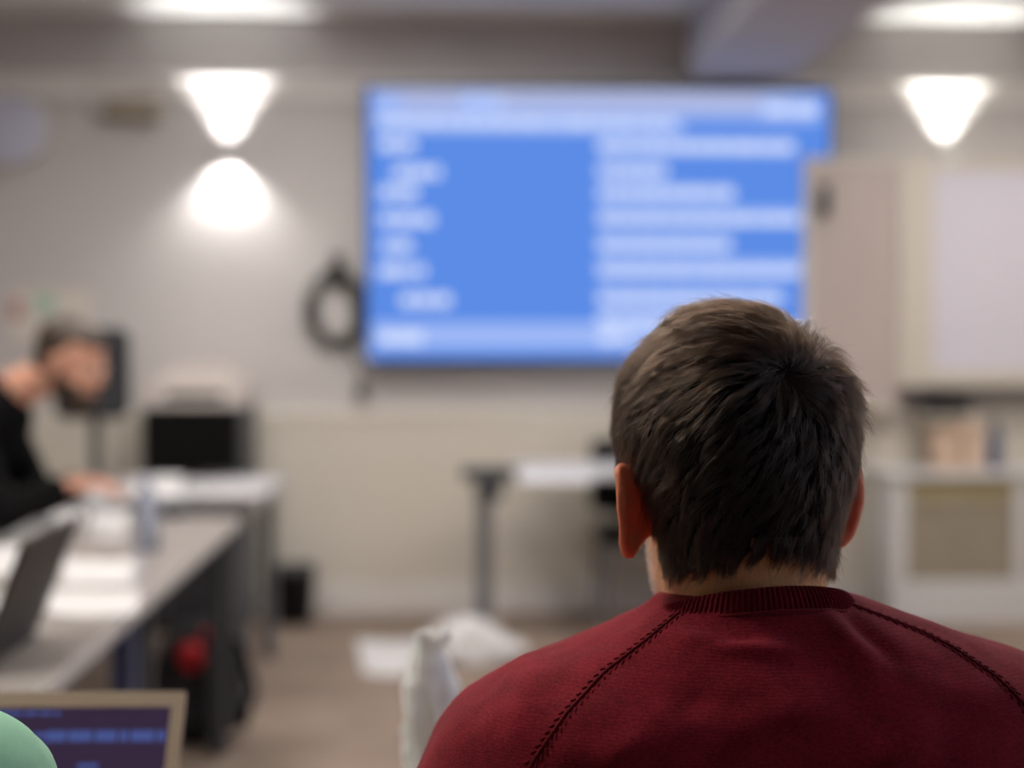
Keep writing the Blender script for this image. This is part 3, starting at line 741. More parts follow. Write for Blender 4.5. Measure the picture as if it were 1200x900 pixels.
# ------------------------------------------------------------------ people
def hand(bm, wrist, palm_dir, side, up=Vector((0, 0, 1)), curl=.5, s=1.0):
    """palm with five separate fingers; side = direction of the thumb"""
    d = Vector(palm_dir).normalized(); side = Vector(side).normalized(); n = d.cross(side).normalized()
    if n.z < 0: n = -n
    w = Vector(wrist)
    for k in range(4):
        o = side * (.027 - .018 * k) * s
        cap_(bm, w + o * .7, w + d * .085 * s + o, .013 * s, .011 * s, 12)
    for k, L in enumerate((.068, .076, .070, .055)):
        o = side * (.029 - .0195 * k) * s
        b = w + d * .088 * s + o; dd = d.copy(); r = .0088 * s
        for j in range(3):
            dd = (dd * math.cos(curl * .5) - n * math.sin(curl * .5)).normalized()
            e = b + dd * L * s * (.45, .32, .23)[j]
            cap_(bm, b, e, r, r * .92, 10); b = e; r *= .92
    b = w + d * .02 * s + side * .03 * s
    e = b + (d * .6 + side * .75 - n * .2).normalized() * .042 * s; cap_(bm, b, e, .013 * s, .010 * s, 10)
    f = e + (d * .9 + side * .3 - n * .3).normalized() * .032 * s; cap_(bm, e, f, .010 * s, .0085 * s, 10)

def head_parts(bm, H, s=1.0):
    """head with face; H: matrix, local +y = face direction, origin = middle of the head"""
    def P(*v): return H @ (Vector(v) * s)
    R = H.to_quaternion()
    ell(bm, P(0, -.012, .035), (.076 * s, .094 * s, .083 * s), R, 32)
    ell(bm, P(0, .03, -.02), (.064 * s, .062 * s, .088 * s), R, 32)
    ell(bm, P(0, .048, -.075), (.042 * s, .040 * s, .035 * s), R, 24)      # chin
    for q in (-1, 1):
        ell(bm, P(q * .036, .062, -.012), (.022 * s, .018 * s, .016 * s), R)    # cheek
        ell(bm, P(q * .030, .078, .026), (.026 * s, .012 * s, .008 * s), R)    # brow
        ell(bm, P(q * .079, -.004, .0), (.007 * s, .017 * s, .030 * s), R)   # ear
        ell(bm, P(q * .084, -.010, .012), (.006 * s, .013 * s, .018 * s), R)
        ell(bm, P(q * .012, .094, -.018), (.008 * s, .009 * s, .007 * s), R)
    cap_(bm, P(0, .086, .020), P(0, .103, -.012), .008 * s, .011 * s, 12)  # nose
    ell(bm, P(0, .087, -.043), (.023 * s, .008 * s, .005 * s), R); ell(bm, P(0, .084, -.052), (.020 * s, .009 * s, .006 * s), R)

# ---- foreground man
YH = 1.06
def zp(py): return 1.3 - (py - 400) * YH / F
cx_head = at(863, 500, YH).x - .003
YAWH = math.radians(11)
# z, half width, back depth, front depth, centre offset x
HS = [(372, .006, .006, .006, -.001), (374, .022, .022, .022, -.001), (379, .032, .036, .036, -.001), (386, .0400, .047, .048, -.0005), (399, .0485, .063, .062, .0015), (415, .0585, .077, .075, .0015), (440, .0722, .090, .085, .001),
      (475, .0800, .098, .092, 0), (510, .0825, .1005, .094, 0), (545, .0795, .099, .092, .001), (575, .0745, .094, .090, .0015), (600, .0700, .087, .088, .003),
      (630, .0665, .077, .085, .004), (660, .0645, .069, .082, .006), (690, .0610, .063, .078, .006), (712, .0600, .061, .066, .007), (735, .0610, .062, .030, .008),
      (770, .066, .066, .030, .010), (820, .075, .070, .030, .012)]
hpy = [h[0] for h in HS]
def hs(py, j): return smooth_interp(py, hpy, [h[j] for h in HS])
CY = YH
def head_ring(py, n=72, off=0):
    a, bb, bf, ox = (hs(py, j) for j in (1, 2, 3, 4)); z = zp(py)
    r = []; a -= .003 * max(0, min(1, (680 - py) / 60)) * min(1, a / .05)
    for k in range(n):
        th = 2 * PI * k / n; c, s_ = math.cos(th), math.sin(th)
        e = 2 / 2.25
        lx = (a + off) * math.copysign(abs(c) ** e, c); ly = ((bb if s_ < 0 else bf) + off) * math.copysign(abs(s_) ** e, s_)
        # rotate by head yaw
        r.append(Vector((cx_head + ox + lx * math.cos(YAWH) - ly * math.sin(YAWH), CY + lx * math.sin(YAWH) + ly * math.cos(YAWH), z)))
    return r
pys = [372, 373, 374.5, 377, 381, 386, 392, 399] + list(range(407, 822, 8))
HR = Matrix.Rotation(YAWH, 3, 'Z')
def HL(lx, ly, py, ox=None):
    v = HR @ Vector((lx, ly, 0)); return Vector((cx_head + (hs(py, 4) if ox is None else ox) + v.x, CY + v.y, zp(py)))
# scalp mesh used for hair growth
sb = bmesh.new(); loft(sb, [head_ring(p_) for p_ in pys]); bmesh.ops.recalc_face_normals(sb, faces=sb.faces); bmesh.ops.triangulate(sb, faces=sb.faces)
scalp = BVHTree.FromBMesh(sb); sb.free()

def ear(bm, side, out, base_py, ang_out):
    """outer ear: rolled rim, bowl and lobe. side -1 left / +1 right; out = how far it stands off"""
    def E(u, v, w):
        # u: outwards from head, v: front(+)/back(-), w: metres up
        return HL(side * u, v, base_py) + Vector((0, 0, w))
    rim = []
    for k in range(15):
        t = k / 14; a = math.radians(-25 + 205 * t)         # from front-top round the back to the lobe
        # rim outline in ear plane: (v, w)
        v = .012 - .019 * math.sin(a) * (1.0 - .25 * t) ; w = .029 * math.cos(a) + (.0 if t < .6 else -.006 * (t - .6) / .4)
        rel = (v - .014) / -.026                                # 0 front .. 1 back
        u = .070 + out * float(np.interp(t, (0, .1, .25, .56, .8, 1), (.35, .62, .80, .80, .66, .40)))
        rim.append(E(u, v - .008, w))
    tube(bm, rim, [.0036] * 3 + [.0042] * 8 + [.0048, .0056, .0062, .006], 12)
    # bowl: filled plate between rim and head
    for k in range(2, 15):
        c = rim[k]; q = E(.068, .004, (rim[k].z - E(0, 0, 0).z) * .55)
        cap_(bm, q, c, .0042, .0030, 10)
    ell(bm, E(.066 + out * .5, -.0005, -.026), (.006, .008, .0095))
bm = bmesh.new(); loft(bm, [head_ring(p_) for p_ in pys])
# torso, arms and hands under the clothes (one continuous body)
SH_Y = 1.045
cxb = at(895, 850, SH_Y).x
for q in (-1, 1):
    ear(bm, q, .030 if q < 0 else .033, 592 if q < 0 else 590, 0)
    sh = Vector((cxb + q * .185, SH_Y, .965)); el = Vector((cxb + q * .245, 1.17, .80)); wr = Vector((cxb + q * .10, 1.36, .775))
    cap_(bm, (cxb, SH_Y, .99), sh, .07, .05); cap_(bm, sh, el, .048, .038); cap_(bm, el, wr, .038, .026)
    hand(bm, wr, (-q * .35, .9, -.08), (-q, 0, 0))
ell(bm, (cxb, 1.035, .88), (.16, .095, .17)); ell(bm, (cxb, 1.02, .66), (.145, .095, .2)); ell(bm, (cxb, .99, .54), (.16, .12, .1))
cap_(bm, HL(0, -.0, 730), (cxb, 1.04, .98), .055, .075)
for q in (-1, 1):
    hp = Vector((cxb + q * .09, 1.0, .53)); kn = Vector((cxb + q * .14, 1.42, .51)); an = Vector((cxb + q * .14, 1.40, .09))
    cap_(bm, hp, kn, .078, .052); cap_(bm, kn, an, .050, .036); cap_(bm, an, an + Vector((0, .14, -.05)), .034, .026)
# nose, brow, mouth on the far side
cap_(bm, HL(0, .090, 520), HL(0, .112, 560), .008, .011, 12)
for q in (-1, 1): ell(bm, HL(q * .031, .083, 505), (.024, .012, .008)); ell(bm, HL(q * .012, .104, 566), (.008, .009, .007))
ell(bm, HL(0, .090, 608), (.024, .008, .006)); ell(bm, HL(0, .088, 622), (.020, .009, .007)); ell(bm, HL(0, .072, 668), (.030, .022, .022))
man = wthing('person', 'seated man seen from behind in a burgundy knit sweater, short dark hair', 'person', (cxb, 1.02, 0))
ruddy(M['skin_man'], [tuple(HL(q * .092, -.004, 592)) for q in (-1, 1)])
obj('body', remesh(bm, .0028, 3, .5), M['skin_man'], man)
for q in (-1, 1):
    bm = bmesh.new(); ell(bm, HL(q * .031, .086, 525), (.012, .009, .0095)); obj('eye', bm, M['eye'], man, True)
    bm = bmesh.new(); tube(bm, [HL(q * .014, .096, 506), HL(q * .030, .098, 500), HL(q * .048, .088, 505)], [.003, .0035, .002], 8); obj('eyebrow', bm, M['hairroot'], man, True)

# ---- sweater
SWL = [(690, 800), (700, 778), (712, 752), (722, 730), (735, 703), (750, 669), (770, 624), (790, 582), (812, 546), (835, 521), (865, 503), (900, 488), (960, 470), (1040, 462)]
SWR = [(690, 968), (700, 1012), (712, 1046), (725, 1083), (745, 1136), (765, 1196), (785, 1238), (805, 1262), (835, 1284), (865, 1296), (900, 1306), (960, 1318), (1040, 1322)]
def edgeL(py): return smooth_interp(py, [a for a, b in SWL], [b for a, b in SWL])
def edgeR(py): return smooth_interp(py, [a for a, b in SWR], [b for a, b in SWR])
def sw_z(py): return at(900, py, SH_Y).z
BK = [(690, .066), (700, .072), (715, .082), (735, .096), (760, .110), (800, .128), (850, .142), (900, .150), (1040, .152)]
FR = [(690, .05), (715, .06), (735, .075), (760, .09), (800, .11), (850, .125), (900, .13), (1040, .12)]
bm = bmesh.new(); rings = []
n = 96
for py in [690, 695] + list(range(700, 1041, 7)):
    xl = at(edgeL(py), py, SH_Y).x; xr = at(edgeR(py), py, SH_Y).x; z = sw_z(py)
    bb = smooth_interp(py, [a for a, b in BK], [b for a, b in BK]); bf = smooth_interp(py, [a for a, b in FR], [b for a, b in FR])
    xc = at(880 + (py - 690) * .10, py, SH_Y).x
    r = []
    wid = (xr - xl) / 2
    e = 2 / (2.0 + min(1.0, max(0, (py - 700) / 120)) * .7)
    for k in range(n):
        th = 2 * PI * k / n; c, s_ = math.cos(th), math.sin(th)
        ax = (xr - xc) if c > 0 else (xc - xl)
        r.append(Vector((xc + ax * math.copysign(abs(c) ** e, c), SH_Y + (bb if s_ < 0 else bf) * math.copysign(abs(s_) ** e, s_), z)))
    rings.append(r)
# lower torso
zb = rings[-1][0].z
for dz, a, b_ in ((.03, .215, .14), (.08, .195, .135), (.16, .185, .13), (.28, .185, .125), (.36, .19, .125), (.40, .19, .12)):
    rings.append([Vector((cxb + a * math.cos(2 * PI * k / n), 1.025 + (b_ if math.sin(2 * PI * k / n) < 0 else b_ * .82) * math.sin(2 * PI * k / n), zb - dz)) for k in range(n)])
loft(bm, rings)
for q in (-1, 1):
    sh = Vector((cxb + q * .195, SH_Y, .945)); el = Vector((cxb + q * .255, 1.165, .80)); wr = Vector((cxb + q * .115, 1.335, .782))
    cap_(bm, sh, el, .064, .052); cap_(bm, el, wr, .052, .036)
me = remesh(bm, .0045, 14, .6)
# soft folds
creases = []
def crease(p0, p1, w, amp, Y=.92):
    a = at(p0[0], p0[1], Y); b = at(p1[0], p1[1], Y); creases.append((np.array((a.x, a.z)), np.array((b.x, b.z)), w, amp))
crease((800, 768), (945, 776), .0045, .0035); crease((828, 775), (905, 762), .003, -.002)
crease((760, 745), (930, 728), .007, .0025); crease((700, 900), (820, 830), .010, .0035); crease((745, 880), (850, 805), .008, -.0025)
crease((990, 740), (1045, 800), .008, .003); crease((1015, 735), (1075, 790), .006, -.0025); crease((1100, 850), (1000, 900), .012, .004)
crease((600, 880), (650, 800), .010, .003); crease((640, 780), (750, 730), .008, .002); crease((850, 850), (1000, 830), .014, .002)
crease((810, 728), (960, 716), .003, -.0022)
N = len(me.vertices); co = np.empty(N * 3); me.vertices.foreach_get('co', co); co = co.reshape(-1, 3)
nr = np.empty(N * 3); me.vertices.foreach_get('normal', nr); nr = nr.reshape(-1, 3)
d = np.zeros(N); back = (co[:, 1] < 1.06)
for a, b, w, amp in creases:
    ab = b - a; L2 = (ab ** 2).sum(); p = co[:, [0, 2]] - a
    t_ = np.clip((p @ ab) / L2, 0, 1); dist = np.sqrt(((p - t_[:, None] * ab) ** 2).sum(1))
    d += np.where(back, 1.5 * amp * np.exp(-(dist / w) ** 2) * np.sin(np.pi * np.clip(t_, .02, .98)) ** .6, 0)
for i in range(N):
    v = co[i]
    d[i] += .0022 * noise.noise((v[0] * 14 + 3, v[1] * 14, v[2] * 18)) + .0009 * noise.noise((v[0] * 45, v[1] * 45, v[2] * 60 + 5))
co += nr * d[:, None]; me.vertices.foreach_set('co', co.ravel()); me.update()
sw = obj('sweater', me, M['sweater'], man)
swb = bmesh.new(); swb.from_mesh(me); swtree = BVHTree.FromBMesh(swb); swb.free()
# collar: ribbed band
def coll_pt(ph, r_off, dz):
    c, s_ = math.cos(ph), math.sin(ph)
    z = 1.105 - .026 * s_ - (.012 if s_ > 0 else 0) * s_ + .0045 * c
    x0 = at(881, 700, SH_Y).x
    return Vector((x0 - .002 + (.0735 + r_off) * c, 1.050 + (.0665 + r_off) * s_, z - .0045 + dz))
bm = bmesh.new(); NB = 132; per = 6; NN = NB * per
profc = [(-.0045, -.012), (-.0060, -.003), (-.0040, .0005), (.0000, .001), (.0025, -.001), (.0048, -.004), (.0070, -.0075), (.0088, -.0115), (.0096, -.0145), (.0070, -.020)]
vr = []
for k in range(NN):
    ph = 2 * PI * k / NN; rib = .5 + .5 * math.cos(2 * PI * k / per)
    rr = []
    for i, (ro, dz) in enumerate(profc):
        amp = .0016 if 2 < i < 8 else (.0008 if i in (2, 8) else 0)
        rr.append(coll_pt(ph, ro + amp * (rib - .5), dz + (amp * .6 * (rib - .5))))
    vr.append(rr)
rows = [[vr[k][i] for k in range(NN)] for i in range(len(profc))]
loft(bm, rows, cap=False)
obj('collar', bm, M['sweater_rib'], man, True)
# seam cord just under collar
bm = bmesh.new()
pts = [coll_pt(2 * PI * k / 200, .0100, -.0150) for k in range(201)]; tube(bm, pts, .0017, 8, cap=False)
obj('collar_seam', bm, M['sweater_rib'], man, True)
# white t-shirt neck
bm = bmesh.new()
rows = [[coll_pt(2 * PI * k / 120, ro - .0, dz + .0035 * abs(math.cos(2 * PI * k / 120)) ** 2 - .004) for k in range(120)] for ro, dz in ((-.0075, -.03), (-.0085, 0), (-.0075, .0025), (-.006, .001), (-.006, -.03))]
loft(bm, rows, cap=False); obj('undershirt', bm, M['tshirt'], man, True)
# raglan seams with fully-fashioned marks
def seam(pix):
    P = []
    for (a, b) in zip(pix, pix[1:]):
        for k in range(40):
            s = k / 40; dr = ray(a[0] + (b[0] - a[0]) * s, a[1] + (b[1] - a[1]) * s)
            h = swtree.ray_cast(CAMP, dr)
            if h[0] is not None: P.append((h[0], h[1]))
    return P
for pix in ([(803, 712), (760, 748), (708, 788), (663, 837), (626, 890), (600, 940), (588, 980)], [(985, 704), (1034, 722), (1080, 740), (1116, 758), (1170, 795), (1200, 825), (1225, 870), (1240, 930)]):
    P = seam(pix)
    pts = [p + n_ * .0002 for p, n_ in P[::3]]
    bm = bmesh.new(); tube(bm, pts, .0014, 8)
    # marks
    acc = 0; last = pts[0]
    for i in range(1, len(pts) - 1):
        acc += (pts[i] - pts[i - 1]).length
        if acc > .0052:
            acc = 0; tdir = (pts[i + 1] - pts[i - 1]).normalized(); nn_ = P[min(3 * i, len(P) - 1)][1]; sd = tdir.cross(nn_).normalized()
            for sg in (-1, 1):
                c = pts[i] + sd * sg * .0036
                cap_(bm, c - tdir * .001 - sd * sg * .0008, c + tdir * .0012 + sd * sg * .001, .00095, .0007, 8)
    obj('raglan_seam', bm, M['sweater_rib'], man, True)

# trousers and shoes (below the picture)
bm = bmesh.new(); ell(bm, (cxb, .99, .535), (.18, .135, .10))
for q in (-1, 1):
    hp = Vector((cxb + q * .09, 1.0, .535)); kn = Vector((cxb + q * .14, 1.42, .52)); an = Vector((cxb + q * .14, 1.40, .11))
    cap_(bm, hp, kn, .088, .062); cap_(bm, kn, an, .060, .048)
obj('trousers', remesh(bm, .008, 5), M['jeans'], man)
for q in (-1, 1):
    bm = bmesh.new(); ell(bm, (cxb + q * .14, 1.46, .045), (.048, .14, .045)); ell(bm, (cxb + q * .14, 1.39, .08), (.045, .055, .06)); ms = remesh(bm, .006, 3); obj('shoe', ms, M['shoe'], man)

# ---- hair of the foreground man
w0 = scalp.ray_cast(CAMP, ray(922, 436)); WH = w0[0]
HC = Vector((cx_head, CY, 0))
def local(p):
    v = HR.transposed() @ Vector((p.x - cx_head, p.y - CY, 0)); return v.x, v.y
ZTOP = zp(367)
def hair_ok(p):
    lx, ly = local(p); z = p.z
    if ly < 0:
        lim = 1.153 - .018 * min(1.2, (abs(lx) / .055)) ** 2
        if lx < -.02: lim -= .005
        if z < lim: return False
        if ly > -.010:                       # behind the ears
            if z < zp(552) : return False
        return True
    if z < zp(545): return False
    if ly > .055 and z < zp(430): return False
    if ly > .02 and z < zp(520) and abs(lx) < .06: return False
    return True
def flow(p, n):
    d = p - WH; dist = d.length
    rad = (d - n * d.dot(n))
    rad = rad.normalized() if rad.length > 1e-6 else Vector((1, 0, 0))
    spin = n.cross(rad)                        # counter-clockwise seen from outside
    lx, ly = local(p)
    hi = max(0, min(1, (p.z - 1.235) / .05)); low = max(0, min(1, (1.225 - p.z) / .06)); md = 1 - hi - low
    right = max(0, min(1, (p.x - WH.x - .004) / .03))
    gl = Vector((-.95, .35, -.22)) * hi + Vector((-.75, 0, -.70)) * md + Vector((-.48, 0, -1)) * low
    gr_ = Vector((.35, .1, -.35)) * hi + Vector((.05, 0, -.95)) * md + Vector((-.28, 0, -1)) * low
    g = gl * (1 - right) + gr_ * right
    near = math.exp(-(dist / .032) ** 2)
    v = rad * (.30 + 1.2 * near) + spin * (.05 + .6 * near) + g * (1 - .9 * near)
    nz = noise.noise_vector(p * 38) * .70 + noise.noise_vector(p * 95) * .5
    v = v + nz
    v = v - n * v.dot(n)
    return v.normalized()
def grow(root, n0, L, lift, tipout, steps=9, jit=None):
    """strand as a polyline lying over the scalp"""
    pts = [root - n0 * .001]; p = root; n = n0; dirv = flow(root, n0); h = 0
    for k in range(1, steps):
        u = k / (steps - 1)
        f = flow(p, n)
        dirv = (dirv * .55 + f * .45).normalized()
        p = p + dirv * (L / (steps - 1))
        q = scalp.find_nearest(p)
        hh = lift * math.sin(min(1, u * 1.6) * PI / 2) * (1 - .25 * u) + tipout * u * u
        if q[0] is None: break
        p0 = q[0]; n = q[1]
        # below the hairline hair hangs free instead of following the neck
        if p0.z < 1.155: n = (n + Vector((0, 0, -.2))).normalized()
        pts.append(p0 + n * hh); p = p0
    while len(pts) < steps: pts.append(pts[-1])
    return pts
# area-uniform roots on the scalp
def roots(count, ok):
    out = []
    while len(out) < count:
        u = Vector(rng.normal(size=3)).normalized()
        c = Vector((cx_head, CY, zp(500)))
        c.z += rng.uniform(-.06, .045)
        h = scalp.ray_cast(c + u * .4, -u)
        if h[0] is None: continue
        if ok(h[0]): out.append((h[0], h[1]))
    return out
NG = 2700
gr = roots(NG, hair_ok) + roots(60, lambda p: (p - WH).length < .03)
NG = len(gr)
guides = []
for p, n in gr:
    topness = max(0, min(1, (p.z - 1.255) / .05)); low = max(0, min(1, (1.19 - p.z) / .05))
    L = (.023 + .016 * topness - .006 * low) * rng.uniform(.75, 1.25)
    lift = (.0062 + .0035 * topness - .003 * low) * rng.uniform(.35, 1.55)
    lx, ly = local(p)
    edge = max(0, min(1, (abs(lx) - .05) / .03)) * (1 - low) 
    tip = rng.normal(0, .0016) + (.006 * min(1, (p.x - WH.x) / .05) * topness if p.x > WH.x else .001 * topness)
    dw = (p - WH).length
    if dw < .03: L *= .65 + dw * 11; lift *= .35 + dw * 20; tip *= dw / .03
    if topness > .3 and rng.random() < .16: tip += rng.uniform(.002, .006)
    if p.x > WH.x + .02 and p.z > 1.245 and rng.random() < .45: tip += rng.uniform(.002, .009)
    if low > .3: L *= rng.uniform(.7, 1.15)
    guides.append(grow(p, n, L, lift, tip))
G_ = np.array([[tuple(v) for v in g] for g in guides])          # NG x steps x 3
from mathutils.kdtree import KDTree
kd = KDTree(NG)
for i, (p, n) in enumerate(gr): kd.insert(p, i)
kd.balance()
NS = 40000
hr = roots(NS, hair_ok) + roots(2600, lambda p: (p - WH).length < .020) + roots(5000, lambda p: hair_ok(p) and p.z < 1.172 and local(p)[1] < 0)
NS = len(hr)
steps = G_.shape[1]; us = np.linspace(0, 1, steps)
allp = np.empty((NS, steps, 3)); rad_ = np.empty((NS, steps))
for i, (p, n) in enumerate(hr):
    near = kd.find_n(p, 3)
    if (p - WH).length < .013:
        s = np.array([tuple(v) for v in grow(p, n, rng.uniform(.012, .022), rng.uniform(.002, .005), rng.uniform(-.001, .003), steps)])
        s += rng.normal(0, .0028, 3) * (us ** 1.1)[:, None] + rng.normal(0, .0008, 3)
        allp[i] = s; rad_[i] = .00009 * (1 - .8 * us ** 2); continue
    j = near[0][1]
    if rng.random() < .22: j = near[1][1]
    g = G_[j]
    d0 = np.array(p) - g[0]
    clump = rng.uniform(.62, .98)
    jit = rng.normal(0, .0009, 3)
    ln = rng.uniform(.72, 1.08)
    # resample the guide to this strand's own length
    uu = us * ln; base = np.stack([np.interp(np.clip(uu, 0, 1), us, g[:, c]) for c in range(3)], 1)
    ext = np.clip(uu - 1, 0, None)[:, None] * (g[-1] - g[-2]) * (steps - 1)
    base = base + ext
    w = (1 - clump * us ** .8)[:, None]
    s = base + d0 * w + jit * (us ** 1.2)[:, None] * 1.6
    if rng.random() < .07: s += (np.array(n) * rng.uniform(.001, .007) + rng.normal(0, .002, 3)) * (us ** 2)[:, None]
    s += np.array(n) * rng.uniform(-.0015, .0015) * us[:, None]
    allp[i] = s
    rad_[i] = (rng.uniform(.00006, .00011) if rng.random() < .75 else rng.uniform(.00012, .0002)) * (1 - .8 * us ** 2)
def curves_obj(name, P, R_, m, parent):
    hc = bpy.data.hair_curves.new(name); n, s = P.shape[:2]
    hc.add_curves([s] * n)
    hc.position_data.foreach_set('vector', P.astype(np.float32).ravel())
    at_ = hc.attributes.get('radius') or hc.attributes.new('radius', 'FLOAT', 'POINT')
    at_.data.foreach_set('value', R_.astype(np.float32).ravel())
    hc.materials.append(m)
    o = bpy.data.objects.new(name, hc); COL.objects.link(o); o.parent = parent
    o.matrix_parent_inverse = Matrix.Translation(-Vector(parent.location))
    return o
# dense under layer so that no scalp shows
bm = bmesh.new()
rp = [q_ for q_ in pys if q_ < 700]
R_in = [head_ring(p_, 144, .0022) for p_ in rp]
vs = [[bm.verts.new(p) for p in r] for r in R_in]
for a, b in zip(vs, vs[1:]):
    for i in range(144):
        q = (a[i], a[(i + 1) % 144], b[(i + 1) % 144], b[i])
        c = sum((v.co for v in q), Vector()) / 4
        if hair_ok(c - Vector((0, 0, .010))) and True: bm.faces.new(q)
bm.faces.new(vs[0])
bmesh.ops.delete(bm, geom=[v for v in bm.verts if not v.link_faces], context='VERTS')
hb = obj('hair', bm, M['hairroot'], man, True)
hs_ = curves_obj('hair_strands', allp, rad_, M['hair'], hb); hs_.matrix_parent_inverse = Matrix.Identity(4)
# stubble on cheek, jaw and the nape edge
def st_ok(p):
    lx, ly = local(p)
    if ly > .0 and ly < .075 and zp(730) < p.z < zp(610): return True
    if -.012 < ly <= .0 and zp(715) < p.z < zp(640): return rng.random() < .5
    if ly < -.02 and 1.118 < p.z < 1.15: return rng.random() < .12
    return False
rt = []
while len(rt) < 9000:
    u = Vector(rng.normal(size=3)).normalized(); c = Vector((cx_head, CY, rng.uniform(zp(730), zp(600))))
    u.z *= .2; u.normalize(); h = scalp.ray_cast(c + u * .4, -u)
    if h[0] is not None and st_ok(h[0]): rt.append((h[0], h[1]))
P = np.empty((len(rt), 4, 3)); R2 = np.empty((len(rt), 4))
for i, (p, n) in enumerate(rt):
    dd = (n * .8 + Vector((0, 0, -.7)) + Vector(rng.normal(0, .35, 3))).normalized(); L = rng.uniform(.0025, .0065)
    for k in range(4): P[i, k] = p - n * .001 + dd * L * k / 3 + Vector((0, 0, -.0006)) * k * k / 9; R2[i, k] = .00008 * (1 - .2 * k)
curves_obj('beard_stubble', P, R2, M['stubble'], man)

chair('dark chair under the man in the burgundy sweater', cxb, .99, 0, M['darkfabric'], M['steel'], back=(.50, .80))

# ---- bearded man in black at the left table
PY = 4.25
def L_(px, py, Y=PY): return at(px, py, Y)
mh = L_(84, 428); t = wthing('person', 'bearded man in a black sweater leaning over the long grey table', 'person', (-1.75, PY, 0))
# face turned to +x, a little to the camera and bowed
fd = Vector((.86, -.30, -.30)).normalized(); sd = fd.cross(Vector((0, 0, 1))).normalized(); ud = sd.cross(fd)
H = Matrix.Translation(mh) @ Matrix((sd, fd, ud)).transposed().to_4x4()
bm = bmesh.new(); head_parts(bm, H, 1.06)
nk = Vector((-1.30, PY + .02, 1.135)); shl = Vector((-1.37, PY, 1.07)); 
cap_(bm, H @ Vector((0, -.05, -.04)), nk, .058, .062)
pel = Vector((-1.78, PY, .54))
cap_(bm, nk + Vector((-.05, 0, -.06)), pel, .12, .14)
hands = []
for q, yo in ((-1, -.17), (1, .17)):
    sh = shl + Vector((0, yo, 0)); el = Vector((-1.25, PY + yo * 1.25, .81)); hp_ = L_(96 if q < 0 else 112, 566, PY + q * .045); wr = Vector((hp_.x - .04, PY + q * .06, hp_.z - .005))
    cap_(bm, nk + Vector((-.04, 0, -.04)), sh, .055, .05); cap_(bm, sh, el, .048, .038); cap_(bm, el, wr, .037, .026); hand(bm, wr, (.92, -q * .35, .05), (0, -q, .2), curl=.9)
    hands.append((sh, el, wr))
    kn = pel + Vector((.44, q * .11, .0)); an = kn + Vector((.0, 0, -.44))
    cap_(bm, pel + Vector((0, q * .09, 0)), kn, .08, .055); cap_(bm, kn, an, .05, .036); cap_(bm, an, an + Vector((.13, 0, -.04)), .034, .026)
obj('body', remesh(bm, .0055, 3), M['skin2'], t)
bm = bmesh.new()
cap_(bm, nk + Vector((-.035, 0, -.035)), nk + Vector((-.06, 0, -.07)), .070, .13)
cap_(bm, nk + Vector((-.05, 0, -.06)), nk + Vector((-.22, 0, -.25)), .135, .165); cap_(bm, nk + Vector((-.22, 0, -.25)), pel, .165, .165)
for (sh, el, wr) in hands:
    cap_(bm, nk + Vector((-.05, 0, -.06)), sh, .07, .075); cap_(bm, sh, el, .072, .056); cap_(bm, el, el.lerp(wr, .8), .060, .046)
obj('sweater', remesh(bm, .009, 6), M['blackknit'], t)
bm = bmesh.new(); ell(bm, pel, (.15, .18, .11))
for q in (-1, 1):
    kn = pel + Vector((.44, q * .11, .0)); cap_(bm, pel + Vector((0, q * .09, 0)), kn, .09, .065); cap_(bm, kn, kn + Vector((0, 0, -.40)), .062, .05)
obj('trousers', remesh(bm, .01, 4), M['jeans'], t)
for q in (-1, 1):
    bm = bmesh.new(); c = pel + Vector((.50, q * .11, -.495)); ell(bm, c, (.14, .048, .045)); ell(bm, c + Vector((-.07, 0, .04)), (.055, .045, .06)); obj('shoe', remesh(bm, .008, 3), M['shoe'], t)
bm = bmesh.new(); s = 1.06
def Pm(*v): return H @ (Vector(v) * s)
Rq = H.to_quaternion()
ell(bm, Pm(0, -.032, .050), (.082 * s, .088 * s, .080 * s), Rq, 32); ell(bm, Pm(0, .030, .088), (.060 * s, .05 * s, .030 * s), Rq)
ell(bm, Pm(0, -.062, .0), (.068 * s, .05 * s, .06 * s), Rq)
obj('hair', remesh(bm, .005, 3), M['brownhair'], t)
bm = bmesh.new()
ell(bm, Pm(0, .050, -.084), (.052 * s, .054 * s, .044 * s), Rq)
for q in (-1, 1): ell(bm, Pm(q * .047, .03, -.058), (.021 * s, .046 * s, .038 * s), Rq); ell(bm, Pm(q * .060, .008, -.03), (.01 * s, .016 * s, .034 * s), Rq)
cap_(bm, Pm(-.024, .088, -.036), Pm(.024, .088, -.036), .007, .007)
obj('beard', remesh(bm, .004, 3), M['brownhair'], t)
for q in (-1, 1):
    bm = bmesh.new(); ell(bm, Pm(q * .030, .079, .012), (.012, .009, .009)); obj('eye', bm, M['eye'], t, True)
    bm = bmesh.new(); tube(bm, [Pm(q * .014, .090, .028), Pm(q * .032, .089, .033), Pm(q * .048, .078, .028)], .004, 8); obj('eyebrow', bm, M['brownhair'], t, True)
chair('dark chair under the bearded man in black', -1.80, PY, math.radians(-90), M['darkfabric'], M['steel'], back=(.50, .80))
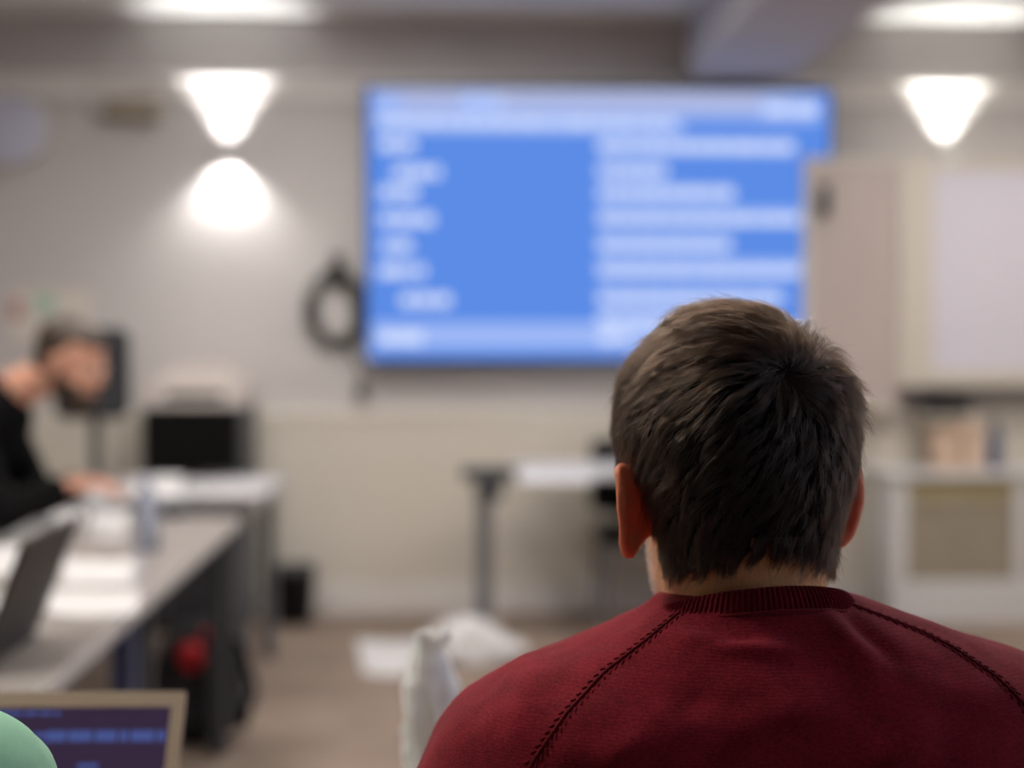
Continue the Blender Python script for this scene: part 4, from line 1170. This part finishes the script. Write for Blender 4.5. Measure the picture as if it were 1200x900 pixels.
# dark rounded monitor seen behind his face, on the white table
a = at(62, 384, 5.7); b = at(151, 490, 5.7); xm = (a.x + b.x) / 2
t = wthing('monitor', 'dark grey round-cornered monitor rising behind the bearded face', 'monitor', (xm, 5.7, .74))
bm = bmesh.new(); rings = []
def rrect(x0, x1, z0, z1, r, y, n=8):
    P = []
    for cx_, cz_, a0 in ((x1 - r, z1 - r, 0), (x0 + r, z1 - r, PI / 2), (x0 + r, z0 + r, PI), (x1 - r, z0 + r, 1.5 * PI)):
        for k in range(n + 1): P.append(Vector((cx_ + r * math.cos(a0 + PI / 2 * k / n), y, cz_ + r * math.sin(a0 + PI / 2 * k / n))))
    return P
loft(bm, [rrect(a.x, b.x, b.z, a.z, .05, 5.70), rrect(a.x, b.x, b.z, a.z, .05, 5.735), rrect(a.x + .03, b.x - .03, b.z + .03, a.z - .03, .05, 5.76)])
obj('housing', bm, M['darkfabric'], t)
bm = bmesh.new(); loft(bm, [rrect(a.x + .012, b.x - .012, b.z + .012, a.z - .012, .04, 5.698), rrect(a.x + .012, b.x - .012, b.z + .012, a.z - .012, .04, 5.70)]); obj('screen_panel', bm, M['darkfabric'], t)
bm = bmesh.new(); box(bm, xm - .02, xm + .02, 5.76, 5.78, .75, 1.15, bev=.004); box(bm, xm - .09, xm + .09, 5.68, 5.84, .74, .752, bev=.004); obj('stand', bm, M['dark'], t)

# ---- person in green at the near left edge
gx = -.515
t = wthing('person', 'person in a mint green top, only the shoulder in the near left corner', 'person', (gx, .95, 0))
bm = bmesh.new(); Y0 = .985
shp = atz(0, 838, 1.03)
pel = Vector((gx, .84, .54)); nk = Vector((gx, .96, 1.075))
Hh = Matrix.Translation((gx, 1.0, 1.222))
head_parts(bm, Hh, 1.0); cap_(bm, Hh @ Vector((0, -.03, -.05)), nk, .055, .06); cap_(bm, Vector((gx, .93, .93)), pel, .12, .12)
arms = []
for q in (-1, 1):
    sh = Vector((gx + q * .18, Y0 - .02, .975)); el = Vector((gx + q * .21, 1.10, .80)); wr = Vector((gx + q * .06 + .06, 1.205, .785))
    cap_(bm, Vector((gx, .95, 1.02)), sh, .06, .05); cap_(bm, sh, el, .048, .038); cap_(bm, el, wr, .036, .026); hand(bm, wr, (-q * .3, .9, -.05), (-q, 0, 0), s=.9); arms.append((sh, el, wr))
    kn = Vector((gx + q * .12, 1.26, .52)); an = Vector((gx + q * .12, 1.26, .09)); cap_(bm, pel + Vector((q * .09, 0, 0)), kn, .078, .055); cap_(bm, kn, an, .05, .036); cap_(bm, an, an + Vector((0, .13, -.05)), .034, .026)
obj('body', remesh(bm, .005, 3), M['skin'], t)
bm = bmesh.new(); ell(bm, (gx, .94, .93), (.19, .125, .16)); cap_(bm, Vector((gx, .93, .90)), pel, .15, .155)
cap_(bm, nk + Vector((0, 0, -.03)), nk + Vector((0, 0, -.07)), .066, .09)
for (sh, el, wr) in arms: cap_(bm, Vector((gx, .955, 1.03)), sh, .075, .079); cap_(bm, sh, el, .080, .060); cap_(bm, el, el.lerp(wr, .3), .056, .052)
gm = remesh(bm, .006, 10, .6)
for v in gm.vertices:
    v.co += v.normal * (.004 * noise.noise(v.co * 14) + .0025 * abs(noise.noise(v.co * 30)))
obj('top', gm, M['green'], t)
bm = bmesh.new(); ell(bm, Hh @ Vector((0, -.022, .05)), (.083, .095, .083)); ell(bm, Hh @ Vector((0, -.06, .0)), (.066, .045, .06)); obj('hair', remesh(bm, .005, 3), M['brownhair'], t)
for q in (-1, 1): bm = bmesh.new(); ell(bm, Hh @ Vector((q * .03, .079, .012)), (.012, .009, .009)); obj('eye', bm, M['eye'], t, True)
bm = bmesh.new(); ell(bm, pel, (.17, .14, .11))
for q in (-1, 1):
    kn = Vector((gx + q * .12, 1.26, .52)); cap_(bm, pel + Vector((q * .09, 0, 0)), kn, .09, .065); cap_(bm, kn, kn + Vector((0, 0, -.40)), .062, .05)
obj('trousers', remesh(bm, .01, 4), M['jeans'], t)
for q in (-1, 1): bm = bmesh.new(); ell(bm, (gx + q * .12, 1.32, .045), (.048, .14, .045)); ell(bm, (gx + q * .12, 1.25, .08), (.045, .055, .06)); obj('shoe', remesh(bm, .008, 3), M['shoe'], t)
chair('dark chair under the person in mint green', gx, .82, 0, M['darkfabric'], M['steel'], back=(.50, .80))

# ------------------------------------------------------------------ world and view
w = bpy.data.worlds.new('world'); SC.world = w; w.use_nodes = True
w.node_tree.nodes['Background'].inputs['Color'].default_value = (.8, .85, 1, 1); w.node_tree.nodes['Background'].inputs['Strength'].default_value = .2
for o in list(SC.objects):
    if '_w' in o: del o['_w']
SC.view_settings.view_transform = 'Standard'; SC.view_settings.look = 'None'; SC.view_settings.gamma = 1
SC.view_settings.use_curve_mapping = False
SC.view_settings.exposure = 0.0
SC.cycles.use_denoising = True; SC.cycles.denoising_prefilter = 'ACCURATE'
SC.cycles.max_bounces = 8; SC.cycles.diffuse_bounces = 5; SC.cycles.sample_clamp_indirect = 6
SC.cycles.caustics_reflective = False; SC.cycles.caustics_refractive = False
